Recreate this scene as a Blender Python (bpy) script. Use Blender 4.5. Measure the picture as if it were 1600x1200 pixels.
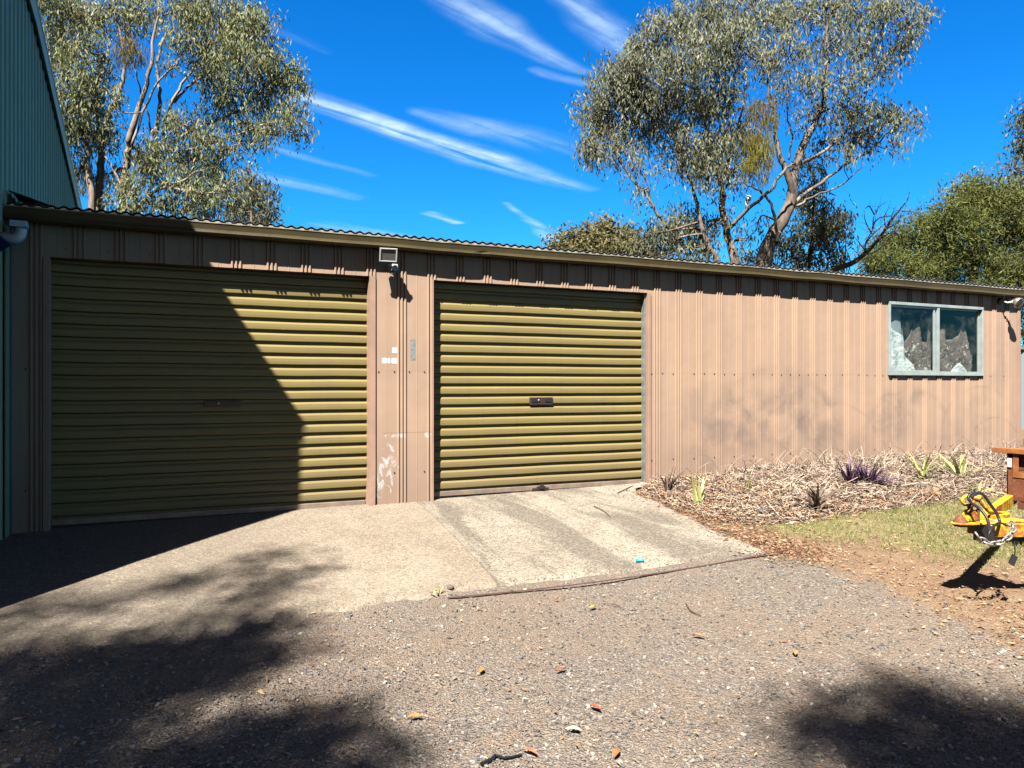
import bpy, math, random
import numpy as np
from mathutils import Vector
random.seed(7); rng = np.random.default_rng(11)
S = bpy.context.scene
for o in list(bpy.data.objects): bpy.data.objects.remove(o)
PI = math.pi; R_ = math.radians

# ------------------------------------------------------------------ camera
# world: X runs along the shed's front wall, Y into the shed, Z up
CAM = np.array([0.748, -6.81, 1.42]); RT = np.array([.908, -.419, 0.]); FW = np.array([.419, .908, 0.])
cd = bpy.data.cameras.new('camera'); cam = bpy.data.objects.new('camera', cd); S.collection.objects.link(cam)
cam.location = CAM; cam.rotation_euler = (PI/2, 0, -math.atan2(.419, .908))
cd.lens = 27; cd.sensor_width = 36; cd.shift_y = 0.00125; cd.clip_end = 3000; cd.clip_start = .05
S.camera = cam
S.view_settings.view_transform = 'Standard'; S.view_settings.look = 'None'; S.view_settings.gamma = 1
S.view_settings.exposure = 1.5
S.cycles.max_bounces = 6; S.cycles.diffuse_bounces = 0; S.cycles.transparent_max_bounces = 8
S.cycles.sample_clamp_indirect = 6

def at(px, py, z):                       # a point seen at a photo pixel, z metres deep
    return CAM + RT*((px-800)/1200*z) + FW*z + np.array([0, 0, -(py-602)/1200*z])
def uvdir(px, py):
    d = at(px, py, 1.) - CAM
    return d[0]/d[2], d[1]/d[2]

# ------------------------------------------------------------------ sun and sky
SUN = np.array([1., 1., -1.95]); SUN /= np.linalg.norm(SUN)
EL = math.asin(-SUN[2])
sd = bpy.data.lights.new('sun', 'SUN'); sd.energy = 5; sd.angle = R_(.53); sd.color = (1, .94, .84)
sun = bpy.data.objects.new('sun', sd); S.collection.objects.link(sun)
sun.rotation_euler = Vector(SUN).to_track_quat('-Z', 'Y').to_euler(); sun.location = (-20, -20, 40)

class NT:
    def __init__(s, nt): s.t = nt; s.n = nt.nodes; s.l = nt.links
    def new(s, typ, **k):
        n = s.n.new(typ)
        for a, b in k.items(): setattr(n, a, b)
        return n
    def put(s, sock, v):
        if hasattr(v, 'is_output'): s.l.new(v, sock)
        elif v is not None:
            if isinstance(v, (tuple, list)) and len(v) == 3 and sock.type == 'RGBA': v = (*v, 1)
            sock.default_value = v
    def m(s, op, a, b=None, c=None, clamp=False):
        n = s.n.new('ShaderNodeMath'); n.operation = op; n.use_clamp = clamp
        for i, v in enumerate((a, b, c)):
            if v is not None: s.put(n.inputs[i], v)
        return n.outputs[0]
    def mix(s, f, a, b, mode='MIX'):
        n = s.n.new('ShaderNodeMix'); n.data_type = 'RGBA'; n.blend_type = mode
        s.put(n.inputs[0], f); s.put(n.inputs[6], a); s.put(n.inputs[7], b)
        return n.outputs[2]
    def noise(s, vec, scale, detail=3, rough=.55, dist=0, out=0):
        n = s.n.new('ShaderNodeTexNoise'); s.put(n.inputs['Vector'], vec)
        n.inputs['Scale'].default_value = scale; n.inputs['Detail'].default_value = detail
        n.inputs['Roughness'].default_value = rough; n.inputs['Distortion'].default_value = dist
        return n.outputs[out]
    def voro(s, vec, scale, feature='F1', out=0, rnd=1):
        n = s.n.new('ShaderNodeTexVoronoi'); n.feature = feature; s.put(n.inputs['Vector'], vec)
        n.inputs['Scale'].default_value = scale; n.inputs['Randomness'].default_value = rnd
        return n.outputs[out]
    def ramp(s, f, stops, interp='LINEAR'):
        n = s.n.new('ShaderNodeValToRGB'); r = n.color_ramp; r.interpolation = interp
        while len(r.elements) > 1: r.elements.remove(r.elements[0])
        r.elements[0].position = stops[0][0]; r.elements[0].color = (*stops[0][1], 1)
        for p, c in stops[1:]:
            e = r.elements.new(p); e.color = (*c, 1)
        s.put(n.inputs[0], f); return n.outputs[0]
    def sm(s, x, a, b):                  # smoothstep
        n = s.n.new('ShaderNodeMapRange'); n.interpolation_type = 'SMOOTHSTEP'
        s.put(n.inputs[0], x); n.inputs[1].default_value = a; n.inputs[2].default_value = b
        return n.outputs[0]
    def scale(s, v, k, rot=(0, 0, 0)):
        n = s.n.new('ShaderNodeMapping'); s.put(n.inputs[0], v); n.inputs['Scale'].default_value = k
        n.inputs['Rotation'].default_value = rot; return n.outputs[0]

W = bpy.data.worlds.new('World'); S.world = W; W.use_nodes = True
w = NT(W.node_tree); w.n.clear()
sky = w.new('ShaderNodeTexSky', sky_type='NISHITA', sun_disc=False, sun_elevation=EL, sun_rotation=R_(225))
sky.air_density = 1.0; sky.dust_density = .3; sky.ozone_density = 2.0
hs = w.new('ShaderNodeHueSaturation'); hs.inputs['Saturation'].default_value = 1.45; w.l.new(sky.outputs[0], hs.inputs['Color'])
tc = w.new('ShaderNodeTexCoord'); sp = w.new('ShaderNodeSeparateXYZ'); w.l.new(tc.outputs['Generated'], sp.inputs[0])
zz = w.m('MAXIMUM', sp.outputs[2], .02)
cu = w.m('DIVIDE', sp.outputs[0], zz); cv = w.m('DIVIDE', sp.outputs[1], zz)
cmb = w.new('ShaderNodeCombineXYZ'); w.l.new(cu, cmb.inputs[0]); w.l.new(cv, cmb.inputs[1])
# wobble so streak edges feather
nz = w.new('ShaderNodeTexNoise'); nz.inputs['Scale'].default_value = 1.6; nz.inputs['Detail'].default_value = 5
w.l.new(cmb.outputs[0], nz.inputs['Vector']); sn = w.new('ShaderNodeSeparateXYZ'); w.l.new(nz.outputs[1], sn.inputs[0])
cu2 = w.m('ADD', cu, w.m('MULTIPLY', w.m('SUBTRACT', sn.outputs[0], .5), .16))
cv2 = w.m('ADD', cv, w.m('MULTIPLY', w.m('SUBTRACT', sn.outputs[1], .5), .16))
A0 = uvdir(480, 160); A1 = uvdir(900, 292); ANG = math.atan2(A1[1]-A0[1], A1[0]-A0[0])
fib = w.noise(w.scale(w.scale(cmb.outputs[0], (1, 1, 1), (0, 0, -ANG)), (1.1, 9, 1)), 1.0, 6, .6, .3)
fine = w.noise(w.scale(w.scale(cmb.outputs[0], (1, 1, 1), (0, 0, -ANG)), (5, 5, 1)), 1.5, 6, .65)
tex = w.m('MULTIPLY', w.sm(fib, .30, .64), w.m('ADD', w.m('MULTIPLY', w.sm(fine, .3, .7), .5), .6))
def seg(p, q, w0, w1, a0, a1):           # one cirrus streak, from and to a direction in the sky
    A, B = uvdir(*p), uvdir(*q); ab = (B[0]-A[0], B[1]-A[1]); L2 = ab[0]**2+ab[1]**2
    dx, dy = q[0]-p[0], q[1]-p[1]; l = math.hypot(dx, dy); nx, ny = -dy/l, dx/l
    def wd(c, ww):
        u, v = uvdir(c[0]+nx*ww, c[1]+ny*ww); return abs((u-A[0])*ab[1]-(v-A[1])*ab[0])/math.sqrt(L2)
    W0, W1 = wd(p, w0), wd(q, w1)
    pu = w.m('SUBTRACT', cu2, A[0]); pv = w.m('SUBTRACT', cv2, A[1])
    t = w.m('DIVIDE', w.m('ADD', w.m('MULTIPLY', pu, ab[0]), w.m('MULTIPLY', pv, ab[1])), L2, clamp=True)
    du = w.m('SUBTRACT', pu, w.m('MULTIPLY', t, ab[0])); dv = w.m('SUBTRACT', pv, w.m('MULTIPLY', t, ab[1]))
    d = w.m('SQRT', w.m('ADD', w.m('MULTIPLY', du, du), w.m('MULTIPLY', dv, dv)))
    ww = w.m('ADD', w.m('MULTIPLY', t, W1-W0), W0)
    f = w.m('SUBTRACT', 1, w.m('DIVIDE', d, ww), clamp=True)
    return w.m('MULTIPLY', w.sm(f, 0, 1), w.m('ADD', w.m('MULTIPLY', t, a1-a0), a0))
acc = None
for g in [((455, 148), (600, 196), 20, 21, 1.0, 1.35), ((600, 196), (750, 247), 21, 23, 1.35, 1.2), ((750, 247), (910, 295), 23, 11, 1.2, .2),
          ((670, -20), (780, 48), 30, 34, .6, .8), ((780, 48), (910, 112), 34, 12, .8, .4), ((860, -20), (1010, 90), 30, 40, .75, .6),
          ((655, 176), (760, 200), 10, 22, .35, .5), ((760, 200), (900, 236), 22, 20, .5, .25),
          ((400, 272), (550, 308), 13, 9, .5, .25), ((792, 318), (875, 380), 5, 16, .45, .9), ((672, 334), (718, 349), 7, 6, .6, .8),
          ((390, 20), (500, 75), 14, 8, .55, .2), ((430, 225), (575, 272), 9, 7, .3, .1), ((500, 352), (640, 372), 9, 9, .3, .5), ((840, 108), (905, 132), 10, 10, .3, .3)]:
    v = seg(*g); acc = v if acc is None else w.m('MAXIMUM', acc, v)
cl = w.m('MULTIPLY', acc, tex, clamp=True)
CLOUD = (5.0, 6.6, 7.8)
deep = w.mix(1.0, hs.outputs[0], (.24, 1.0, 1.36), 'MULTIPLY')
# the half of the sky towards the sun is paler and warmer than the half away from it
dn_ = w.m('ADD', w.m('ADD', w.m('MULTIPLY', sp.outputs[0], -SUN[0]), w.m('MULTIPLY', sp.outputs[1], -SUN[1])), w.m('MULTIPLY', sp.outputs[2], -SUN[2]))
hs2 = w.new('ShaderNodeHueSaturation'); hs2.inputs['Saturation'].default_value = .35; w.l.new(sky.outputs[0], hs2.inputs['Color'])
pale = w.mix(1.0, hs2.outputs[0], (.18, .165, .16), 'MULTIPLY')
deep = w.mix(w.sm(dn_, .04, .42), deep, pale)
col = w.mix(w.m('MULTIPLY', cl, .85), deep, CLOUD)
bg = w.new('ShaderNodeBackground'); bg.inputs[1].default_value = .058; w.l.new(col, bg.inputs[0])
wo = w.new('ShaderNodeOutputWorld'); w.l.new(bg.outputs[0], wo.inputs[0])

# ------------------------------------------------------------------ materials
def mat(name, color=(.5, .5, .5), rough=.6, metal=0, spec=.5, build=None):
    m = bpy.data.materials.new(name); m.use_nodes = True; n = NT(m.node_tree)
    b = n.n['Principled BSDF']; b.inputs['Base Color'].default_value = (*color, 1)
    b.inputs['Roughness'].default_value = rough; b.inputs['Metallic'].default_value = metal
    b.inputs['Specular IOR Level'].default_value = spec
    if build:
        geo = n.new('ShaderNodeNewGeometry'); P = geo.outputs['Position']
        build(n, b, P, geo)
    return m
def bump(n, b, h, dist, strength=1):
    k = n.new('ShaderNodeBump'); k.inputs['Strength'].default_value = strength; k.inputs['Distance'].default_value = dist
    n.put(k.inputs['Height'], h); n.l.new(k.outputs[0], b.inputs['Normal'])
def mottled(c1, c2, scale=6, rough=.6, metal=0, bmp=.002, bs=40, fine=(1., 1.), lo=.35, hi=.65):
    def f(n, b, P, geo):
        a = n.sm(n.noise(P, scale, 5, .6), lo, hi)
        n.l.new(n.mix(a, c1, c2), b.inputs['Base Color'])
        if bmp: bump(n, b, n.noise(P, bs, 3), bmp)
    return f
M = {}
# tan cladding with faded paint, dusty foot, scuffs and rings left by things leant against it
def f_wall(n, b, P, geo):
    s = n.new('ShaderNodeSeparateXYZ'); n.l.new(P, s.inputs[0]); X, Z = s.outputs[0], s.outputs[2]
    streak = n.noise(n.scale(P, (7, 7, .5)), 1, 5, .6)
    blot = n.noise(P, 1.1, 5, .6)
    c = n.mix(n.sm(streak, .3, .7), (.47, .325, .235), (.41, .285, .208))
    c = n.mix(n.m('MULTIPLY', n.sm(blot, .35, .7), .5), c, (.36, .255, .20))
    foot = n.m('MULTIPLY', n.sm(n.m('ADD', Z, n.m('MULTIPLY', n.m('SUBTRACT', blot, .5), .8)), 1.25, .35), .65)
    c = n.mix(foot, c, (.33, .225, .175))
    sm_ = None
    for cx, cz, rx, rz, a in [(6.75, 1.0, .8, .45, .75), (7.5, 1.05, .5, .5, .85), (7.95, .95, .45, .45, .7), (6.2, 1.0, .35, .5, .4), (9.2, 1.0, .45, .4, .75), (9.7, 1.25, .3, .12, .6), (10.3, .75, .5, .35, .35),
                              (11.3, 1.7, .25, .6, .25), (10.9, 1.0, .5, .4, .35), (6.1, .6, .5, .3, .3), (8.6, .6, .5, .3, .3)]:
        dx = n.m('DIVIDE', n.m('SUBTRACT', X, cx), rx); dz = n.m('DIVIDE', n.m('SUBTRACT', Z, cz), rz)
        d = n.m('ADD', n.m('MULTIPLY', dx, dx), n.m('MULTIPLY', dz, dz))
        v = n.m('MULTIPLY', n.sm(d, 1.2, 0), a); sm_ = v if sm_ is None else n.m('MAXIMUM', sm_, v)
    brk = n.sm(n.noise(P, 3.2, 5, .6, .4), .30, .70)
    c = n.mix(n.m('MULTIPLY', n.m('MULTIPLY', sm_, brk), 1.0), c, (.20, .155, .135))
    for cx, cz, r, w_, a in [(7.25, .72, 1.0, .07, .22), (7.3, .7, .62, .05, .2), (9.5, .62, .85, .05, .25), (10.9, .7, .8, .02, .25),
                             (11.2, .45, .6, .015, .3), (8.2, .5, .8, .02, .25)]:
        dx = n.m('SUBTRACT', X, cx); dz = n.m('SUBTRACT', Z, cz)
        d = n.m('SQRT', n.m('ADD', n.m('MULTIPLY', dx, dx), n.m('MULTIPLY', n.m('MULTIPLY', dz, dz), 1.3)))
        ring = n.sm(n.m('ABSOLUTE', n.m('SUBTRACT', d, r)), w_*2, 0)
        c = n.mix(n.m('MULTIPLY', n.m('MULTIPLY', ring, brk), a), c, (.14, .11, .10))
    # white paint smears low on the pier between the doors
    pn = n.noise(n.scale(P, (1, 1, .6)), 16, 5, .6, 1.2)
    for cx, cz, rx, rz in [(2.66, .68, .10, .24), (2.55, .52, .09, .12), (2.70, .96, .16, .025), (3.03, .96, .05, .03), (2.49, 1.08, .05, .02)]:
        dx = n.m('DIVIDE', n.m('SUBTRACT', X, cx), rx); dz = n.m('DIVIDE', n.m('SUBTRACT', Z, cz), rz)
        d = n.m('ADD', n.m('MULTIPLY', dx, dx), n.m('MULTIPLY', dz, dz))
        v = n.m('MULTIPLY', n.sm(n.m('SUBTRACT', pn, n.m('MULTIPLY', d, .14)), .42, .60), .8)
        c = n.mix(n.m('MULTIPLY', v, n.sm(d, 1.3, .8)), c, (.62, .64, .66))
    l2 = n.m('MULTIPLY', n.sm(n.m('ABSOLUTE', n.m('SUBTRACT', Z, .985)), .006, .0), n.m('LESS_THAN', n.m('ABSOLUTE', n.m('SUBTRACT', X, 2.85)), .25))
    c = n.mix(n.m('MULTIPLY', l2, .5), c, (.16, .11, .09))
    line = n.sm(n.m('ABSOLUTE', n.m('SUBTRACT', Z, 1.55)), .012, .0)
    c = n.mix(n.m('MULTIPLY', line, .12), c, (.2, .13, .1))
    n.l.new(c, b.inputs['Base Color'])
    bump(n, b, n.m('ADD', n.noise(P, 3, 2), n.m('MULTIPLY', n.noise(P, 60, 3), .06)), .012, .5)
M['wall'] = mat('tan_steel_cladding', rough=.55, spec=.3, build=f_wall)
M['trim'] = mat('tan_flashing', rough=.5, spec=.35, build=mottled((.43, .27, .2), (.36, .235, .18), 3, bmp=.002, bs=5))
def f_door(n, b, P, geo):
    s = n.noise(n.scale(P, (.8, 1, 14)), 1, 5, .6); d = n.noise(P, 2.2, 5, .6)
    c = n.mix(n.sm(s, .3, .7), (.265, .212, .082), (.23, .183, .072))
    c = n.mix(n.m('MULTIPLY', n.sm(d, .4, .75), .5), c, (.21, .16, .09))
    sc = n.sm(n.noise(n.scale(P, (5, 1, 70)), 1, 3, .6), .70, .76)
    c = n.mix(n.m('MULTIPLY', sc, .6), c, (.45, .43, .36))
    z_ = n.new('ShaderNodeSeparateXYZ'); n.l.new(P, z_.inputs[0]); gr_ = n.m('MULTIPLY', n.sm(n.m('ADD', z_.outputs[2], n.m('MULTIPLY', n.m('SUBTRACT', d, .5), .9)), .95, .3), .45)
    c = n.mix(gr_, c, (.20, .155, .10))
    dr = n.sm(n.noise(n.scale(P, (22, 1, .7)), 1, 5, .65), .56, .72); c = n.mix(n.m('MULTIPLY', dr, .28), c, (.17, .135, .08))
    n.l.new(c, b.inputs['Base Color']); bump(n, b, n.noise(P, 2.5, 2), .01, .4)
M['door'] = mat('olive_yellow_roller_curtain', rough=.42, spec=.4, build=f_door)
M['gutter'] = mat('brown_gutter', rough=.5, spec=.25, build=mottled((.075, .060, .028), (.055, .044, .022), 2.5, bmp=.004, bs=6))
M['lip'] = mat('worn_gutter_lip', rough=.5, build=mottled((.42, .38, .28), (.18, .15, .1), 9, bmp=0))
M['roof'] = mat('dark_roof_sheet', rough=.45, metal=.2, build=mottled((.05, .05, .055), (.09, .085, .08), 8, bmp=.001))
M['foil'] = mat('foil_insulation', rough=.35, metal=.3, build=mottled((.72, .70, .66), (.5, .48, .44), 25, bmp=.01, bs=20))
M['green'] = mat('teal_green_steel', rough=.45, spec=.3, build=mottled((.36, .38, .25), (.31, .34, .22), 1.5, bmp=.002, bs=4))
M['greentrim'] = mat('pale_teal_flashing', rough=.4, build=mottled((.42, .44, .32), (.36, .38, .28), 3, bmp=0))
M['greendark'] = mat('dark_teal_flashing', (.035, .10, .11), .4)
M['white'] = mat('white_pvc', (.72, .74, .76), .3)
M['alu'] = mat('pale_aluminium_frame', rough=.35, metal=.15, build=mottled((.40, .46, .45), (.33, .385, .385), 8, bmp=0))
M['galv'] = mat('galvanised_steel', rough=.4, metal=.5, build=mottled((.36, .40, .38), (.26, .28, .27), 14, bmp=0))
M['dark'] = mat('dark_plastic', (.02, .02, .022), .45)
M['handle'] = mat('brown_handle', rough=.45, build=mottled((.05, .03, .03), (.035, .022, .022), 20, bmp=0))
M['screw'] = mat('screw_head', (.06, .045, .04), .5, .3)
M['inside'] = mat('shed_inside', (.03, .028, .026), .9)
M['rail'] = mat('door_bottom_rail', rough=.4, metal=.2, build=mottled((.34, .26, .2), (.24, .19, .16), 10, bmp=0))
M['blue'] = mat('navy_board', (.01, .04, .2), .4)
M['sticker'] = mat('white_sticker', (.8, .8, .8), .5)
M['lampbody'] = mat('grey_lamp_housing', (.55, .56, .55), .4)
def f_glass(n, b, P, geo):
    out = n.n['Material Output']; fr = n.new('ShaderNodeFresnel'); fr.inputs[0].default_value = 1.5
    t = n.new('ShaderNodeBsdfTransparent'); t.inputs[0].default_value = (.86, .9, .9, 1)
    g = n.new('ShaderNodeBsdfGlossy'); g.inputs['Roughness'].default_value = .01
    d = n.new('ShaderNodeBsdfDiffuse'); d.inputs[0].default_value = (.5, .5, .48, 1)
    mx = n.new('ShaderNodeMixShader'); n.put(mx.inputs[0], n.m('MULTIPLY', n.m('ADD', n.m('MULTIPLY', fr.outputs[0], .45), .01, clamp=True), n.m('SUBTRACT', 1, geo.outputs['Backfacing'])))
    n.l.new(t.outputs[0], mx.inputs[1]); n.l.new(g.outputs[0], mx.inputs[2])
    m2 = n.new('ShaderNodeMixShader'); n.put(m2.inputs[0], n.m('MULTIPLY', n.sm(n.noise(P, 5, 5, .7), .4, .8), .08))
    n.l.new(mx.outputs[0], m2.inputs[1]); n.l.new(d.outputs[0], m2.inputs[2]); n.l.new(m2.outputs[0], out.inputs[0])
M['glass'] = mat('window_glass', build=f_glass)
def f_lampglass(n, b, P, geo):
    b.inputs['Base Color'].default_value = (.12, .12, .115, 1); b.inputs['Roughness'].default_value = .12
M['lampglass'] = mat('lamp_glass', build=f_lampglass)
def f_clear(n, b, P, geo):
    b.inputs['Transmission Weight'].default_value = 1; b.inputs['Roughness'].default_value = .04; b.inputs['Base Color'].default_value = (.9, .93, .92, 1)
M['clear'] = mat('clear_lamp_glass', build=f_clear)
M['cloth'] = mat('white_sheet_plastic', rough=.5, build=mottled((.85, .85, .84), (.68, .68, .68), 6, bmp=.03, bs=9))
M['curtain'] = mat('brown_curtain', rough=.8, build=mottled((.24, .17, .15), (.17, .12, .105), 7, bmp=.02, bs=12))
M['junk'] = mat('stained_paper', rough=.8, build=mottled((.62, .56, .51), (.17, .115, .10), 17, bmp=.02, bs=25, lo=.39, hi=.45))
# trailer paint
def f_yellow(n, b, P, geo):
    r = n.noise(P, 11, 6, .68); r2 = n.noise(P, 45, 4, .6)
    s = n.new('ShaderNodeSeparateXYZ'); n.l.new(geo.outputs['Normal'], s.inputs[0])
    side = n.m('ADD', r, n.m('MULTIPLY', n.sm(s.outputs[2], .6, -.1), .10))
    f = n.sm(side, .54, .64)
    c = n.mix(n.sm(r2, .3, .7), (.80, .50, .02), (.74, .42, .02))
    rust = n.mix(n.sm(r2, .35, .65), (.42, .13, .025), (.22, .065, .02))
    n.l.new(n.mix(f, c, rust), b.inputs['Base Color']); n.put(b.inputs['Roughness'], n.m('ADD', n.m('MULTIPLY', f, .4), .4))
    bump(n, b, n.m('ADD', r2, n.m('MULTIPLY', f, .5)), .002, .7)
M['yellow'] = mat('yellow_paint_rusting', build=f_yellow)
def f_rust(n, b, P, geo):
    a = n.noise(P, 5, 6, .65); c2 = n.noise(P, 50, 4, .6)
    c = n.mix(n.sm(a, .35, .65), (.20, .065, .03), (.12, .042, .022)); c = n.mix(n.m('MULTIPLY', n.sm(c2, .5, .7), .5), c, (.38, .15, .05))
    n.l.new(c, b.inputs['Base Color']); bump(n, b, c2, .002, .6)
M['rust'] = mat('rusty_steel', rough=.8, build=f_rust)
M['rustorange'] = mat('orange_rust_edge', rough=.7, build=mottled((.42, .16, .04), (.27, .09, .03), 14, bmp=.002, bs=60))
M['rubber'] = mat('black_cable', (.018, .018, .02), .45)
M['chain'] = mat('zinc_chain', rough=.4, metal=.55, build=mottled((.5, .48, .45), (.25, .22, .19), 30, bmp=0))
M['reflector'] = mat('white_reflector', (.75, .77, .76), .25)
M['tarp'] = mat('light_blue_tarp', (.05, .45, .55), .5)
M['cyan'] = mat('cyan_plastic', (.02, .55, .48), .35)
M['stick'] = mat('dark_twig', rough=.8, build=mottled((.07, .045, .035), (.13, .09, .06), 30, bmp=0))
M['blackplastic'] = mat('black_strip', (.012, .014, .02), .35)
M['strip'] = mat('rusted_edging', rough=.8, build=mottled((.16, .085, .075), (.10, .055, .05), 18, bmp=.002, bs=80))
# bark
def f_bark(n, b, P, geo, cols=((.31, .265, .23), (.175, .14, .118), (.085, .068, .058))):
    a = n.noise(n.scale(P, (5, 5, 1.2)), 1, 6, .65, .4); c2 = n.noise(n.scale(P, (30, 30, 6)), 1, 5, .6)
    c = n.mix(n.sm(a, .38, .52), cols[0], cols[1]); c = n.mix(n.sm(a, .54, .66), c, cols[2])
    c = n.mix(n.m('MULTIPLY', n.sm(c2, .4, .7), .45), c, cols[2])
    n.l.new(c, b.inputs['Base Color']); bump(n, b, c2, .02, .6)
M['bark'] = mat('gum_bark', rough=.8, spec=.2, build=f_bark)
M['barkdark'] = mat('dark_bark', rough=.85, spec=.2, build=lambda n, b, P, g: f_bark(n, b, P, g, ((.30, .22, .17), (.16, .115, .09), (.07, .052, .045))))
M['barkpale'] = mat('pale_bark', rough=.75, spec=.2, build=lambda n, b, P, g: f_bark(n, b, P, g, ((.44, .37, .31), (.32, .25, .20), (.16, .12, .095))))
M['deadwood'] = mat('dead_wood', rough=.85, spec=.2, build=mottled((.20, .16, .14), (.12, .09, .08), 6, bmp=.004, bs=30))
def leafmat(name, stops, rough=.5, spec=.35, trans=.28, clump=.5, cs=.9, tint=(.5, .45, .2)):
    k_ = 1.2 if trans > .15 else 1
    t_ = (.96, .96, .90) if trans > .15 else (1, 1, 1); stops = [(a, tuple(v*k_*q for v, q in zip(c, t_))) for a, c in stops]; tint = tuple(v*k_*q for v, q in zip(tint, t_))
    def f(n, b, P, geo):
        c = n.ramp(geo.outputs['Random Per Island'], stops)
        cn = n.sm(n.noise(P, cs, 4, .6), .42, .62)
        c = n.mix(n.m('MULTIPLY', cn, clump), c, tint, 'MIX')
        n.l.new(c, b.inputs['Base Color'])
        t = n.new('ShaderNodeBsdfTranslucent'); n.l.new(c, t.inputs[0])
        mx = n.new('ShaderNodeMixShader'); mx.inputs[0].default_value = trans
        n.l.new(b.outputs[0], mx.inputs[1]); n.l.new(t.outputs[0], mx.inputs[2]); n.l.new(mx.outputs[0], n.n['Material Output'].inputs[0])
    return mat(name, rough=rough, spec=spec, build=f)
M['gumleaf'] = leafmat('gum_leaves', [(0, (.095, .11, .065)), (.35, (.14, .165, .10)), (.65, (.185, .205, .135)), (.9, (.25, .265, .19)), (1, (.22, .16, .10))], clump=.3, tint=(.185, .17, .11))
M['gumleafl'] = leafmat('gum_leaves_greener', [(0, (.085, .11, .05)), (.35, (.14, .17, .08)), (.65, (.19, .22, .11)), (.9, (.30, .32, .19)), (1, (.26, .16, .08))], clump=.4, tint=(.20, .21, .09))
M['gumdark'] = leafmat('gum_leaves_dark', [(0, (.04, .055, .03)), (.4, (.075, .09, .05)), (.8, (.12, .135, .075)), (1, (.24, .23, .16))], clump=.3, tint=(.09, .09, .05))
M['mist'] = leafmat('mistletoe_leaves', [(0, (.08, .075, .012)), (.5, (.15, .14, .018)), (1, (.27, .23, .03))], rough=.6, clump=.3, tint=(.13, .085, .03), cs=2)
M['mistbrown'] = leafmat('mistletoe_brown', [(0, (.08, .07, .02)), (.5, (.13, .115, .03)), (1, (.19, .16, .05))], rough=.6, clump=.3, tint=(.09, .07, .025), cs=2)
M['wattle'] = leafmat('fine_foliage', [(0, (.05, .068, .018)), (.5, (.095, .118, .03)), (1, (.18, .20, .06))], rough=.7, clump=.5, tint=(.15, .15, .045), cs=.7)
M['olive'] = leafmat('olive_foliage', [(0, (.085, .09, .04)), (.5, (.13, .13, .065)), (1, (.20, .185, .10))], rough=.7, clump=.5, tint=(.23, .18, .08), cs=.8)
M['reddry'] = leafmat('reddish_twiggy_foliage', [(0, (.16, .12, .08)), (.5, (.25, .17, .11)), (1, (.32, .24, .17))], rough=.7, clump=.3, tint=(.27, .18, .12))
M['grass'] = leafmat('grass_blades', [(0, (.10, .14, .04)), (.4, (.18, .22, .07)), (.75, (.28, .29, .11)), (1, (.50, .42, .22))], rough=.6, clump=.5, tint=(.33, .29, .13), cs=3)
M['straw'] = leafmat('dry_straw', [(0, (.15, .105, .085)), (.35, (.31, .24, .19)), (.7, (.48, .39, .31)), (1, (.64, .55, .44))], rough=.7, trans=.1, clump=.3, tint=(.38, .27, .2), cs=2)
M['litter'] = leafmat('leaf_litter', [(0, (.16, .08, .045)), (.25, (.32, .17, .08)), (.55, (.42, .28, .15)), (.85, (.58, .45, .29)), (1, (.30, .11, .06))], rough=.6, trans=.05, clump=0)
M['litterred'] = leafmat('leaf_litter_red', [(0, (.10, .05, .035)), (.4, (.22, .10, .06)), (.7, (.34, .19, .10)), (1, (.55, .42, .26))], rough=.6, trans=.05, clump=0)
M['purple'] = leafmat('purple_leaves', [(0, (.06, .03, .07)), (.6, (.11, .06, .13)), (1, (.2, .13, .2))], rough=.5, clump=0)
M['lime'] = leafmat('lime_leaves', [(0, (.28, .33, .10)), (.6, (.42, .46, .17)), (1, (.58, .55, .28))], rough=.5, trans=.3, clump=0)
M['deadplant'] = leafmat('dark_dry_leaves', [(0, (.05, .04, .035)), (.6, (.11, .08, .07)), (1, (.25, .19, .15))], rough=.7, clump=0)
M['stone'] = leafmat('gravel_stones', [(0, (.11, .105, .105)), (.35, (.17, .16, .155)), (.6, (.23, .20, .17)), (.88, (.30, .27, .24)), (.96, (.5, .47, .43)), (1, (.36, .2, .13))], rough=.8, trans=0, clump=0)
M['rock'] = mat('brown_rock', rough=.85, build=mottled((.30, .2, .11), (.16, .11, .07), 14, bmp=.01, bs=30))
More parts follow.
